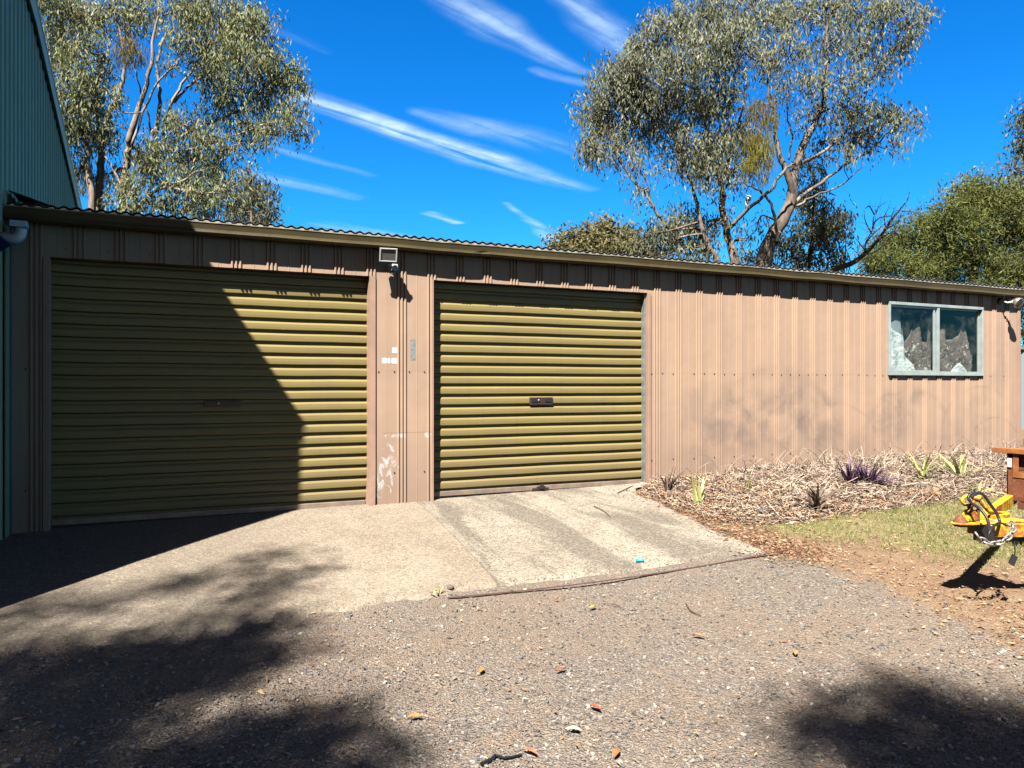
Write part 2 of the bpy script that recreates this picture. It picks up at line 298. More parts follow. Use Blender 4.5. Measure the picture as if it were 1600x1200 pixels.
# ground: gravel / bare dirt / grass soil, driven by mesh attributes for where each lies
def f_ground(n, b, P, geo):
    A = n.new('ShaderNodeAttribute', attribute_name='lawn').outputs['Fac']; G_ = n.new('ShaderNodeAttribute', attribute_name='grass').outputs['Fac']
    v1 = n.new('ShaderNodeTexVoronoi'); n.put(v1.inputs['Vector'], P); v1.inputs['Scale'].default_value = 95
    v2 = n.new('ShaderNodeTexVoronoi'); n.put(v2.inputs['Vector'], P); v2.inputs['Scale'].default_value = 170
    cr = n.new('ShaderNodeSeparateColor'); n.l.new(v1.outputs['Color'], cr.inputs[0]); cr2 = n.new('ShaderNodeSeparateColor'); n.l.new(v2.outputs['Color'], cr2.inputs[0])
    WM = (1.0, .93, .86)
    st = n.ramp(cr.outputs[0], [(0, (.12, .11, .10)), (.4, (.18, .165, .15)), (.7, (.235, .205, .18)), (.9, (.30, .27, .24)), (.97, (.45, .42, .38)), (1, (.3, .16, .1))])
    st2 = n.ramp(cr2.outputs[0], [(0, (.145, .125, .11)), (.5, (.22, .185, .155)), (.93, (.30, .26, .22)), (1, (.5, .46, .42))])
    big = n.noise(P, .9, 5, .6); mid = n.noise(P, 5, 5, .6)
    g = n.mix(n.sm(n.noise(P, 9, 4, .6), .4, .6), st2, st)
    dust = n.sm(n.m('ADD', n.m('MULTIPLY', big, .6), n.m('MULTIPLY', mid, .4)), .42, .60)
    g = n.mix(n.m('MULTIPLY', dust, .5), g, n.mix(mid, (.22, .165, .125), (.29, .22, .17)))
    dirt = n.mix(n.sm(mid, .35, .65), (.21, .13, .085), (.28, .19, .125))
    dirt = n.mix(n.m('MULTIPLY', n.sm(cr2.outputs[1], .6, 1), .6), dirt, (.45, .33, .2))
    gr = n.mix(n.sm(n.noise(P, 14, 4, .6), .4, .6), (.24, .20, .10), (.33, .26, .15))
    an = n.sm(n.m('ADD', A, n.m('MULTIPLY', n.m('SUBTRACT', n.noise(P, 7, 6, .7), .5), 1.1)), .4, .6)
    gn = n.sm(n.m('ADD', G_, n.m('MULTIPLY', n.m('SUBTRACT', n.noise(P, 6, 6, .7), .5), 1.1)), .4, .65)
    g = n.mix(1.0, g, (1.0, .965, .94), 'MULTIPLY')
    c = n.mix(an, g, n.mix(gn, dirt, gr))
    n.l.new(c, b.inputs['Base Color'])
    h = n.m('ADD', n.m('MULTIPLY', v1.outputs['Distance'], -1.2), n.m('MULTIPLY', v2.outputs['Distance'], -.5))
    bump(n, b, n.m('ADD', h, n.m('MULTIPLY', n.noise(P, 22, 4), .8)), .012, .9)
M['ground'] = mat('gravel_and_dirt', rough=.92, spec=.15, build=f_ground)
def f_conc(rough_, tones):
    def f(n, b, P, geo):
        v1 = n.new('ShaderNodeTexVoronoi'); n.put(v1.inputs['Vector'], P); v1.inputs['Scale'].default_value = 120
        cr = n.new('ShaderNodeSeparateColor'); n.l.new(v1.outputs['Color'], cr.inputs[0])
        big = n.noise(P, 1.0, 6, .62, .3); mid = n.noise(P, 4, 6, .65); fi = n.noise(P, 90, 5, .7)
        stk = n.noise(n.scale(P, (2.3, .38, 1), (0, 0, -.22)), 1, 6, .62, .35)
        c = n.mix(n.sm(big, .38, .62), tones[0], tones[1])
        c = n.mix(n.m('MULTIPLY', n.sm(stk, .48, .60), .35+.38*(rough_ > 1)), c, (.155, .135, .115) if rough_ > 1 else (.22, .17, .125))
        c = n.mix(n.m('MULTIPLY', n.sm(mid, .48, .68), .55), c, tones[2])
        sx = n.new('ShaderNodeSeparateXYZ'); n.l.new(P, sx.inputs[0])
        dirt = n.m('MULTIPLY', n.sm(n.m('ADD', sx.outputs[0], n.m('MULTIPLY', n.m('SUBTRACT', mid, .5), 2.5)), 2.2, .4), .6)
        c = n.mix(dirt, c, (.17, .145, .12))
        c = n.mix(n.m('MULTIPLY', n.sm(cr.outputs[0], .72, .95), tones[3]), c, (.10, .09, .085))
        c = n.mix(n.m('MULTIPLY', n.sm(cr.outputs[1], .88, 1), tones[3]*.6), c, (.5, .44, .35))
        c = n.mix(n.m('MULTIPLY', n.sm(fi, .5, .66), min(rough_*.5, .55)), c, (.15, .13, .11))
        spk = n.noise(P, 38, 6, .75); c = n.mix(n.m('MULTIPLY', n.sm(spk, .52, .60), .3+.25*(rough_ > 1)), c, (.14, .12, .10)); c = n.mix(n.m('MULTIPLY', n.sm(spk, .46, .38), .35), c, (.50, .43, .33))
        n.l.new(c, b.inputs['Base Color'])
        bump(n, b, n.m('ADD', n.m('ADD', n.m('MULTIPLY', fi, rough_), n.m('MULTIPLY', spk, rough_*1.5)), n.m('MULTIPLY', v1.outputs['Distance'], -.4)), .009, .9)
    return f
M['conc1'] = mat('sandy_concrete', rough=.9, spec=.15, build=f_conc(.6, ((.355, .30, .235), (.29, .24, .185), (.205, .165, .13), .8)))
M['conc2'] = mat('coarse_grey_concrete', rough=.95, spec=.1, build=f_conc(1.4, ((.48, .42, .345), (.38, .33, .265), (.24, .205, .17), .95)))

# ------------------------------------------------------------------ mesh helpers
def wloc(o):
    v = Vector((0, 0, 0))
    while o is not None: v += o.location; o = o.parent
    return np.array(v)
def link(o, parent=None):
    S.collection.objects.link(o)
    if parent is not None: o.parent = parent
    return o
def tag(o, label=None, cat=None, group=None, kind=None):
    for k, v in (('label', label), ('category', cat), ('group', group), ('kind', kind)):
        if v: o[k] = v
    return o
def thing(name, label, cat, loc=(0, 0, 0), group=None):
    o = bpy.data.objects.new(name, None); o.location = tuple(float(c) for c in loc); link(o); o.empty_display_size = .2
    return tag(o, label, cat, group)
def arr_mesh(name, verts, faces, material, parent=None, smooth=False):
    """verts (N,3) world, faces (F,k) int array -> one object"""
    verts = np.asarray(verts, dtype=np.float32) - (wloc(parent).astype(np.float32) if parent is not None else 0)
    me = bpy.data.meshes.new(name); F, k = faces.shape
    me.vertices.add(len(verts)); me.vertices.foreach_set('co', verts.ravel())
    me.loops.add(F*k); me.loops.foreach_set('vertex_index', faces.ravel().astype(np.int32))
    me.polygons.add(F); me.polygons.foreach_set('loop_start', np.arange(F, dtype=np.int32)*k)
    me.polygons.foreach_set('use_smooth', np.full(F, smooth))
    me.update(calc_edges=True); me.materials.append(material)
    return link(bpy.data.objects.new(name, me), parent)
class MB:
    def __init__(s): s.v = []; s.f = []; s.mi = []; s.cur = 0
    def add(s, vs, fs):
        b = len(s.v); s.v += [tuple(map(float, v)) for v in vs]; s.f += [tuple(b+i for i in f) for f in fs]; s.mi += [s.cur]*len(fs); return s
    def box(s, x0, x1, y0, y1, z0, z1):
        return s.add([(x0, y0, z0), (x1, y0, z0), (x1, y1, z0), (x0, y1, z0), (x0, y0, z1), (x1, y0, z1), (x1, y1, z1), (x0, y1, z1)],
                     [(0, 3, 2, 1), (4, 5, 6, 7), (0, 1, 5, 4), (1, 2, 6, 5), (2, 3, 7, 6), (3, 0, 4, 7)])
    def beam(s, a, b, w_, h, up=(0, 0, 1)):       # box beam from a to b, w_ wide, h tall
        a, b, up = np.array(a, float), np.array(b, float), np.array(up, float); d = b-a; d /= np.linalg.norm(d)
        r = np.cross(d, up); r /= np.linalg.norm(r); u = np.cross(r, d)
        vs = [p + r*sx*w_/2 + u*sz*h/2 for p in (a, b) for sx, sz in ((-1, -1), (1, -1), (1, 1), (-1, 1))]
        return s.add(vs, [(0, 1, 2, 3), (7, 6, 5, 4), (0, 4, 5, 1), (1, 5, 6, 2), (2, 6, 7, 3), (3, 7, 4, 0)])
    def tube(s, pts, rad, n=8, cap=True):
        pts = [np.array(p, float) for p in pts]; m = len(pts)
        if not hasattr(rad, '__len__'): rad = [rad]*m
        up = np.array([.13, .31, .94]); base = len(s.v); prev = None
        for i, p in enumerate(pts):
            d = pts[min(i+1, m-1)]-pts[max(i-1, 0)]; d = d/(np.linalg.norm(d)+1e-9)
            if prev is None: r = np.cross(d, up if abs(d @ up) < .95 else np.array([1., 0, 0]))
            else: r = prev - d*(prev @ d)
            r /= np.linalg.norm(r)+1e-9; prev = r; u = np.cross(d, r)
            for k in range(n):
                a = 2*PI*k/n; s.v.append(tuple(p + (r*math.cos(a)+u*math.sin(a))*rad[i]))
        for i in range(m-1):
            for k in range(n):
                a, b = base+i*n+k, base+i*n+(k+1) % n; s.f.append((a, b, b+n, a+n)); s.mi.append(s.cur)
        if cap:
            s.f.append(tuple(base+k for k in range(n))[::-1]); s.f.append(tuple(base+(m-1)*n+k for k in range(n))); s.mi += [s.cur]*2
        return s
    def lathe(s, c, axis, prof, n=16):           # prof: (distance along the axis, radius)
        axis = np.array(axis, float); axis /= np.linalg.norm(axis); c = np.array(c, float)
        r = np.cross(axis, (.3, .2, .93)); r /= np.linalg.norm(r); u = np.cross(axis, r); base = len(s.v)
        for t, q in prof:
            for k in range(n):
                a = 2*PI*k/n; s.v.append(tuple(c+axis*t+(r*math.cos(a)+u*math.sin(a))*max(q, 1e-4)))
        for i in range(len(prof)-1):
            for k in range(n):
                a, b = base+i*n+k, base+i*n+(k+1) % n; s.f.append((a, b, b+n, a+n)); s.mi.append(s.cur)
        return s
    def prism(s, poly, x0, x1, ax=0):            # closed polygon in the two other axes, swept along ax
        n = len(poly)
        def P(t, p):
            return {0: (t, p[0], p[1]), 1: (p[0], t, p[1]), 2: (p[0], p[1], t)}[ax]
        return s.add([P(x0, p) for p in poly]+[P(x1, p) for p in poly],
                     [tuple(range(n))[::-1], tuple(range(n, 2*n))]+[(i, (i+1) % n, n+(i+1) % n, n+i) for i in range(n)])
    def torus(s, c, ax1, ax2, ra, rb, r, n=14, k=6):   # an oval ring in the plane ax1, ax2
        c, ax1, ax2 = (np.array(q, float) for q in (c, ax1, ax2)); ax1 /= np.linalg.norm(ax1); ax2 = ax2-ax1*(ax1 @ ax2); ax2 /= np.linalg.norm(ax2)
        nrm = np.cross(ax1, ax2); base = len(s.v)
        for i in range(n):
            a = 2*PI*i/n; o = ax1*math.cos(a)*ra+ax2*math.sin(a)*rb; d = o/np.linalg.norm(o)
            for j in range(k):
                q = 2*PI*j/k; s.v.append(tuple(c+o+(d*math.cos(q)+nrm*math.sin(q))*r))
        for i in range(n):
            for j in range(k):
                A_ = base+i*k; B_ = base+((i+1) % n)*k; s.f.append((A_+j, A_+(j+1) % k, B_+(j+1) % k, B_+j)); s.mi.append(s.cur)
        return s
    def build(s, name, material, parent=None, smooth=False, bevel=0):
        off = wloc(parent) if parent is not None else np.zeros(3)
        me = bpy.data.meshes.new(name); me.from_pydata([tuple(np.array(v)-off) for v in s.v], [], s.f)
        for m_ in (material if isinstance(material, list) else [material]): me.materials.append(m_)
        if isinstance(material, list): me.polygons.foreach_set('material_index', s.mi)
        if smooth: me.polygons.foreach_set('use_smooth', [True]*len(me.polygons))
        me.update(); o = link(bpy.data.objects.new(name, me), parent)
        if bevel:
            b = o.modifiers.new('bevel', 'BEVEL'); b.width = bevel; b.segments = 2; b.limit_method = 'ANGLE'; b.angle_limit = R_(35)
        return o

# ------------------------------------------------------------------ ground
def sstep(x): x = np.clip(x, 0, 1); return x*x*(3-2*x)
def vnoise(x, y, seed=0):
    xi, yi = np.floor(x), np.floor(y); fx, fy = sstep(x-xi), sstep(y-yi)
    def h(a, b):
        v = np.sin(a*127.1+b*311.7+seed*74.7)*43758.5453; return v-np.floor(v)
    return (h(xi, yi)*(1-fx)+h(xi+1, yi)*fx)*(1-fy)+(h(xi, yi+1)*(1-fx)+h(xi+1, yi+1)*fx)*fy
def fbm(x, y, seed=0, o=4):
    r = 0; a = .5
    for i in range(o): r = r+a*vnoise(x*2**i, y*2**i, seed+i); a *= .5
    return r
def gh(x, y):
    x = np.asarray(x, float); y = np.asarray(y, float)
    hw = .285+.0125*np.clip(x, -1, 12)
    L = 4.4+4.8*sstep((x-3)/2.6)
    r = np.clip(-y/L, 0, 1); f = 1-r; f = f - .06*np.sin(f*2*PI)
    g = hw*f
    g = g+(fbm(x*.8, y*.8, 3)-.47)*.035*np.clip((-y-1.5)/2, 0, 1)
    return g
def G(px, py):                            # where a sight line meets the ground
    lo, hi = .5, 60.
    for _ in range(50):
        m = (lo+hi)/2; p = at(px, py, m)
        if p[2] > float(gh(p[0], p[1])): lo = m
        else: hi = m
    p = at(px, py, lo); return np.array([p[0], p[1], float(gh(p[0], p[1]))])
def segdist(x, y, A_, B_):
    ax, ay = A_[:2]; bx, by = B_[:2]; t = np.clip(((x-ax)*(bx-ax)+(y-ay)*(by-ay))/((bx-ax)**2+(by-ay)**2), 0, 1)
    return np.hypot(x-ax-t*(bx-ax), y-ay-t*(by-ay))
def inpoly(x, y, poly):
    r = np.zeros(x.shape, bool); n = len(poly)
    for i in range(n):
        x0, y0 = poly[i][:2]; x1, y1 = poly[(i+1) % n][:2]
        if y0 == y1: continue
        r ^= ((y0 > y) != (y1 > y)) & (x < (x1-x0)*(y-y0)/(y1-y0)+x0)
    return r
lawn_pts = [G(985, 770), G(1060, 800), G(1130, 835), G(1200, 862), G(1290, 885), G(1400, 925), G(1500, 968), G(1600, 1015), G(1900, 1150)]
lawn_poly = [(4.9, .3)] + [tuple(p[:2]) for p in lawn_pts] + [(30, -12), (60, 40), (4.9, 40)]
def lawn_f(x, y):
    ins = inpoly(x, y, lawn_poly); d = np.full(x.shape, 1e9)
    for a, b in zip(lawn_pts[:-1], lawn_pts[1:]): d = np.minimum(d, segdist(x, y, a, b))
    d = np.where(ins, d, -d); return np.clip(.5+d/.7, 0, 1)
gc = [G(1480, 830), G(1600, 830)]
def grass_f(x, y):
    a, b = G(1290, 815), G(1700, 800); d = segdist(x, y, a, b); c = segdist(x, y, G(1450, 845), G(1750, 880))
    return np.clip(np.maximum(1.15-d/.9, .85-c/1.0), 0, 1)*lawn_f(x, y) + .45*np.clip((y-1)/3, 0, 1)
xs = np.concatenate([-np.geomspace(400, 3.2, 26), np.arange(-3, 13, .06), 13+np.geomspace(.3, 400, 26)])
ys = np.concatenate([-8.5-np.geomspace(400, .3, 22), np.arange(-8.5, .6, .06), .6+np.geomspace(.3, 400, 26)])
gx, gy = np.meshgrid(xs, ys); gz = gh(gx, gy); near = (np.abs(gx-5) < 9) & (gy > -9) & (gy < 1)
gz = gz + np.where(near, (fbm(gx*7, gy*7, 9)-.47)*.012, 0)
V = np.stack([gx.ravel(), gy.ravel(), gz.ravel()], 1); nx_, ny_ = len(xs), len(ys)
ii, jj = np.meshgrid(np.arange(nx_-1), np.arange(ny_-1)); q = (jj*nx_+ii).ravel()
Fq = np.stack([q, q+1, q+nx_+1, q+nx_], 1)
cx = V[Fq].mean(1); lf = lawn_f(cx[:, 0], cx[:, 1]) > .5
for nm, sel in (('gravel_driveway', ~lf), ('lawn_soil', lf)):
    F_ = Fq[sel]; u, inv = np.unique(F_, return_inverse=True)
    o = arr_mesh(nm, V[u], inv.reshape(F_.shape), M['ground'], smooth=True); tag(o, kind='structure')
    for an, fn in (('lawn', lawn_f), ('grass', grass_f)):
        a = o.data.attributes.new(an, 'FLOAT', 'POINT'); a.data.foreach_set('value', fn(V[u][:, 0], V[u][:, 1]).astype(np.float32))

# concrete aprons
jt0, jt1 = np.array([2.93, -.02, 0]), G(778, 916)
out1 = [G(*p) for p in [(778, 916), (700, 931), (600, 945), (500, 958), (400, 976), (280, 998), (150, 1010), (0, 1022), (-250, 1045)]]
poly1 = [tuple(jt0[:2])]+[tuple(p[:2]) for p in out1]+[(-1.2, -2.1), (-.33, -2.1), (-.33, .16), (2.93, .16)]
out2 = [G(*p) for p in [(985, 769), (1050, 795), (1120, 830), (1196, 864), (1000, 894), (860, 911), (778, 918)]]
poly2 = [(2.93, .16), (5.6, .16), (5.6, -.02)]+[tuple(p[:2]) for p in out2]+[tuple(jt0[:2])]
def slab(poly, edge, mt, off, side):
    P_ = np.array(poly); st = .018
    jx = lambda y: jt0[0]+(y-jt0[1])*(jt1[0]-jt0[0])/(jt1[1]-jt0[1])
    us = np.concatenate([[0, .003], np.arange(.012, 6, st)])*side+side*.003
    U, Y = np.meshgrid(us if side > 0 else us[::-1], np.arange(P_[:, 1].min()-.1, .16, st)); X = U+jx(Y)
    ins = inpoly(X, Y, poly) | ((np.abs(U) < .05) & (Y > jt1[1]) & (Y < .15)); d = np.full(X.shape, 1e9)
    for a, b in zip(edge[:-1], edge[1:]): d = np.minimum(d, segdist(X, Y, a, b))
    d = np.where(ins, d, -d)
    dn = d+(fbm(X*5, Y*5, 5)-.47)*.16
    h = gh(X, Y)+(fbm(X*7, Y*7, 9)-.47)*.012*.3-.025+off*sstep((dn+.03)/.10)+(fbm(X*14, Y*14, 2)-.47)*.004
    h = np.where(np.abs(U) < .0035, h-.03, h)
    keep = (ins | (d > -.12)) & (X > -.35) & (X < 5.65) & ((Y < .01) | (X < 5.62))
    ny2, nx2 = X.shape; ii, jj = np.meshgrid(np.arange(nx2-1), np.arange(ny2-1)); q = (jj*nx2+ii).ravel(); k = keep.ravel()
    F_ = np.stack([q, q+1, q+nx2+1, q+nx2], 1); F_ = F_[k[F_].all(1)]
    V_ = np.stack([X.ravel(), Y.ravel(), h.ravel()], 1); u, inv = np.unique(F_, return_inverse=True)
    o = arr_mesh('concrete_apron', V_[u], inv.reshape(F_.shape), mt, smooth=True); tag(o, kind='structure'); return o
slab(poly1, out1, M['conc1'], .05, -1)
slab(poly2, out2, M['conc2'], .047, 1)

# ------------------------------------------------------------------ the shed
shed = thing('farm_shed', 'long low tan ribbed steel shed with two olive roller doors and a window', 'shed', (5.75, 3, .3))
D1 = (0.0, 2.477, .30, 2.402); D2 = (3.082, 5.475, .335, 2.402); WN = (9.109, 10.93, 1.546, 2.478)
XL, XR, ZT = -.245, 11.744, 2.70
ribs = [-.087+.2866*k for k in range(13)]+[3.35+.2813*k for k in range(1, 8)]+[5.6+.2792*k for k in range(0, 22)]
prof = [XL]; 
pts = []
for c in ribs:
    for dx in (-.033, 0, .033):
        for x, y in ((-.0115, 0), (-.0065, -.013), (.0045, -.013), (.0085, 0)): pts.append((c+dx+x, y))
for a, b in zip(ribs[:-1], ribs[1:]):
    for t in (.5,):
        m = a+(b-a)*t
        for x, y in ((-.004, 0), (0, -.0025), (.004, 0)): pts.append((m+x, y))
pts = [p for p in pts if XL < p[0] < XR-.04]
for x in (XL, XR-.04, D1[0]-.03, D1[1]+.0, D2[0], D2[1], WN[0]+.02, WN[1]-.02):
    pts.append((x, 0))
pts.sort()
# values at inserted cut lines are taken from the neighbours
fixed = []
for i, (x, y) in enumerate(pts): fixed.append((x, y))
mb = MB()
for (x0, y0), (x1, y1) in zip(fixed[:-1], fixed[1:]):
    if x1-x0 < 1e-5: continue
    xm = (x0+x1)/2; zi = [(.15, ZT)]
    if D1[0]-.03 < xm < D1[1] or D2[0] < xm < D2[1]: zi = [(2.402, ZT)]
    if WN[0]+.02 < xm < WN[1]-.02: zi = [(.15, WN[2]+.03), (WN[3]-.03, ZT)]
    for a, b in zi:
        mb.add([(x0, y0, a), (x1, y1, a), (x1, y1, b), (x0, y0, b)], [(0, 1, 2, 3)])
mb.cur = 1
for z in (1.545, .62, 2.36):
    for c in ribs:
        for dx in ((-.07,) if z < 1 or z > 2 else (-.07, .07)):
            x = c+dx
            if z > 2 and x > 3: continue
            if not (D1[0]-.06 < x < D1[1]+.03 or D2[0]-.03 < x < D2[1]+.03 or (WN[0]-.03 < x < WN[1]+.03 and z > 1)) and x < XR-.08 and (z > 2) is False and random.random() < (.55 if dx > 0 and x > 5.5 else .95):
                mb.lathe((x, 0, z+random.uniform(-.004, .004)), (0, -1, 0), [(0, .0075), (.001, .0075), (.006, .005), (.007, 0)], 8)
for x in (.1, .39, .68, .97):
    mb.lathe((x+.01, 0, 2.47), (0, -1, 0), [(0, .006), (.005, .004), (.006, 0)], 8)
front = mb.build('wall', [M['wall'], M['screw']], shed)
tag(front, label='sunlit tan front wall of triple ribbed sheets, scuffed low down')
# the other three walls, floor slab and inner lining
m = MB(); SP = [(.03, .1), (6, .1), (6, 3.16), (.03, 2.74)]; m.prism(SP, XR-.03, XR-.005); m.prism(SP, XL, XL+.02); m.box(XL+.03, XR-.04, 5.94, 5.99, .1, 3.14); m.build('wall', M['wall'], shed)
MB().box(XL+.03, XR-.04, .2, 5.9, .1, .30).build('floor', M['inside'], shed)
m = MB()                                                      # lining behind the front wall, so no light leaks through it
for x0, x1, z0, z1 in [(XL+.02, D1[0]-.03, .1, ZT), (D1[1]+.01, D2[0]-.01, .1, ZT), (D2[1]+.01, WN[0]+.0, .1, ZT), (WN[1]-.0, XR-.05, .1, ZT), (D1[0]-.03, D1[1]+.01, 2.42, ZT), (D2[0]-.01, D2[1]+.01, 2.42, ZT),
                       (WN[0], WN[1], .1, WN[2]+.0), (WN[0], WN[1], WN[3], ZT)]:
    m.box(x0, x1, .006, .03, z0, z1)
m.build('wall_lining', M['inside'], shed)
# corner flashing at both ends
m = MB(); m.box(XR-.06, XR, -.016, -.0, .15, ZT); m.box(XR-.004, XR, 0, .06, .15, ZT); m.build('corner_flashing', M['trim'], shed, bevel=.002)
m = MB(); m.box(-.29, XL, -.02, .02, .2, 2.66); m.build('corner_flashing', M['greendark'], shed, bevel=.002)
# door jambs and head flashings
def jamb(x0, x1, ydeep=.12, zt=2.40, zb=.2, mt=M['trim']):
    m = MB(); m.box(x0, x1, -.018, ydeep, zb, zt); return m.build('door_jamb', mt, shed, bevel=.003)
jamb(-.045, 0.0); jamb(3.06, 3.082)
# pier edge beside the first door, kicked outwards at the foot
m = MB(); n_ = 24
for i in range(n_+1):
    z = .235+(2.402-.235)*i/n_; k = max(0, 1-(z-.24)/.45)**1.6
    m.v += [(2.477-.02*k, -.016-.035*k, z), (2.53-.01*k, -.016-.02*k, z), (2.53, .0, z), (2.477-.02*k, .10, z)]
for i in range(n_):
    for a in range(4):
        b = (a+1) % 4; m.f.append((i*4+a, i*4+b, i*4+4+b, i*4+4+a)); m.mi.append(0)
m.build('door_jamb', M['trim'], shed)
jamb(5.475, 5.512, .1)
MB().box(5.460, 5.474, .03, .11, .34, 2.40).build('door_guide', M['galv'], shed, bevel=.002)
MB().box(2.478, 2.4765+.004, -.01, .0, .3, 2.0)
m = MB(); m.box(-.045, 2.53, .001, .14, 2.402, 2.425); m.build('door_head', M['trim'], shed, bevel=.003)
m = MB(); m.box(3.06, 5.5, .001, .14, 2.402, 2.425); m.build('door_head', M['trim'], shed, bevel=.003)
# roller doors
def roller(D, label, seed):
    x0, x1, zb, zt = D; r = np.random.default_rng(seed); p = .1
    root = bpy.data.objects.new('roller_door', None)
    root.location = Vector(((x0+x1)/2, .1, zb)) - Vector(wloc(shed)); link(root, shed); root['label'] = label
    z = zb+.075; pr = []
    while z < zt+.1:
        pr += [(.020, z), (.020, z+.018), (.013, z+.023), (.002, z+.028), (0, z+.033), (-.001, z+.055), (0, z+.079), (.003, z+.085), (.013, z+.094), (.019, z+.098)]
        z += p
    pr = np.array(pr); NX = 60; X = np.linspace(x0-.03, x1+.03, NX)
    wav = (np.interp(X, np.linspace(x0, x1, 9), r.normal(0, .0018, 9)))
    VX = np.repeat(X[None, :], len(pr), 0); VZ = np.repeat(pr[:, 1][:, None], NX, 1)+wav[None, :]*.6+(vnoise(VX*4, np.repeat(pr[:, 1][:, None], NX, 1)*6, seed)-.5)*.0015
    VY = np.repeat(pr[:, 0][:, None], NX, 1)+.085+(vnoise(VX*1.5, VZ*2, seed+1)-.5)*.006
    V_ = np.stack([VX.ravel(), VY.ravel(), VZ.ravel()], 1); ii, jj = np.meshgrid(np.arange(NX-1), np.arange(len(pr)-1)); q = (jj*NX+ii).ravel()
    arr_mesh('curtain', V_, np.stack([q, q+1, q+NX+1, q+NX], 1), M['door'], root)
    MB().box(x0+.002, x1-.018, .075, .115, zb+.032, zb+.078).build('bottom_rail', M['rail'], root, bevel=.004)
    MB().box(x0+.002, x1-.018, .085, .105, zb-.03, zb+.031).build('rubber_seal', M['rubber'], root)
    return root
rd1 = roller(D1, 'wider roller door beside the green building, half in its shadow', 3)
rd2 = roller(D2, 'sunlit roller door between the pier and the long wall', 5)
def lever(root, cx, cz, w_, h):
    m = MB(); m.box(cx-w_/2, cx+w_/2, .072, .086, cz-h/2, cz+h/2); o = m.build('handle', M['handle'], root, bevel=.003)
    MB().box(cx-w_*.42, cx-w_*.18, .066, .0719, cz-h*.12, cz+h*.32).build('grip_recess', M['dark'], o); m = MB(); m.box(cx+w_*.16, cx+w_*.42, .066, .0719, cz-h*.12, cz+h*.32); m.build('grip_recess', M['dark'], o)
    m = MB(); m.lathe((cx-w_*.12, .072, cz+h*.1), (0, -1, 0), [(0, .011), (.006, .011), (.009, .007), (.0092, 0)], 14); m.build('lock', M['galv'], o, True)
lever(rd1, 1.245, 1.265, .29, .05)
lever(rd2, 4.25, 1.262, .26, .075)
m = MB(); m.box(4.235-.09, 4.235+.09, .055, .074, .355, .392); m.box(4.235-.05, 4.235+.05, .045, .054, .365, .41); m.box(4.235-.022, 4.235+.022, .03, .0449, .385, .428); m.build('lift_handle', M['handle'], rd2, bevel=.003)
# pier stickers and plate
def sticker(x0, x1, z0, z1, mt=M['sticker'], nm='sticker', lab=None):
    o = MB().box(x0, x1, -.0022, -.0005, z0, z1).build(nm, mt, shed)
    if lab: o['label'] = lab
    return o
sticker(2.688, 2.736, 1.712, 1.764, lab='small square white sticker above the others')
m = MB()
def rpoly(pts_): m.prism(pts_, -.0022, -.0005, ax=1)
zA, zB = 1.618, 1.668
rpoly([(2.594, zA), (2.634, zA), (2.643, zA+.01), (2.643, zB-.01), (2.634, zB), (2.594, zB)])                     # block with a rounded right end
rpoly([(2.648, zA), (2.668, zA), (2.668, zA+.018), (2.662, zA+.025), (2.668, zB-.018), (2.668, zB), (2.648, zB)])       # narrow notched middle
rpoly([(2.690, zA), (2.738, zA), (2.738, zB), (2.690, zB), (2.678, zB-.010), (2.673, (zA+zB)/2), (2.678, zA+.010)])                            # block with a rounded left end
o = m.build('sticker', M['sticker'], shed); o['label'] = 'row of three white sticker pieces with rounded inner ends'
M['plate'] = mat('scratched_plate', rough=.35, metal=.4, build=mottled((.42, .47, .48), (.24, .28, .30), 45, bmp=0))
sticker(2.862, 2.905, 1.655, 1.842, M['plate'], 'metal_plate', 'narrow scratched grey plate')
# roof
rt = np.array([(x, ) for x in np.arange(XL-.02, XR+.06, .0762/8)])[:, 0]; NX = len(rt)
rows = [(-.10, 2.774), (.3, 2.79), (2.9, 2.97), (6.1, 3.19)]
V_ = []; 
for y, z in rows:
    V_.append(np.stack([rt, np.full(NX, y), z+.0085*np.sin(rt/.0838*2*PI)], 1))
V0 = np.concatenate(V_); V1 = V0.copy(); V1[:, 2] -= .005
ii, jj = np.meshgrid(np.arange(NX-1), np.arange(len(rows)-1)); q = (jj*NX+ii).ravel(); Fa = np.stack([q, q+1, q+NX+1, q+NX], 1)
e = np.arange(NX-1); N0 = len(V0); Fe = np.stack([e, N0+e, N0+e+1, e+1], 1)
arr_mesh('roof', np.concatenate([V0, V1]), np.concatenate([Fa, Fa[:, ::-1]+N0, Fe]), M['roof'], shed)
# foil blanket end under the sheet, a little ragged
X = np.arange(XL, XR, .021); top = 2.7545+.0095*np.sin(X/.0838*2*PI)+rng.normal(0, .0010, len(X)); yy = -.1015-np.abs(rng.normal(0, .001, len(X)))
V_ = np.concatenate([np.stack([X, yy, top], 1), np.stack([X, yy+.006, np.full(len(X), 2.725)], 1)]); n_ = len(X); e = np.arange(n_-1)
arr_mesh('insulation', V_, np.stack([e, e+1, n_+e+1, n_+e], 1), M['foil'], shed)
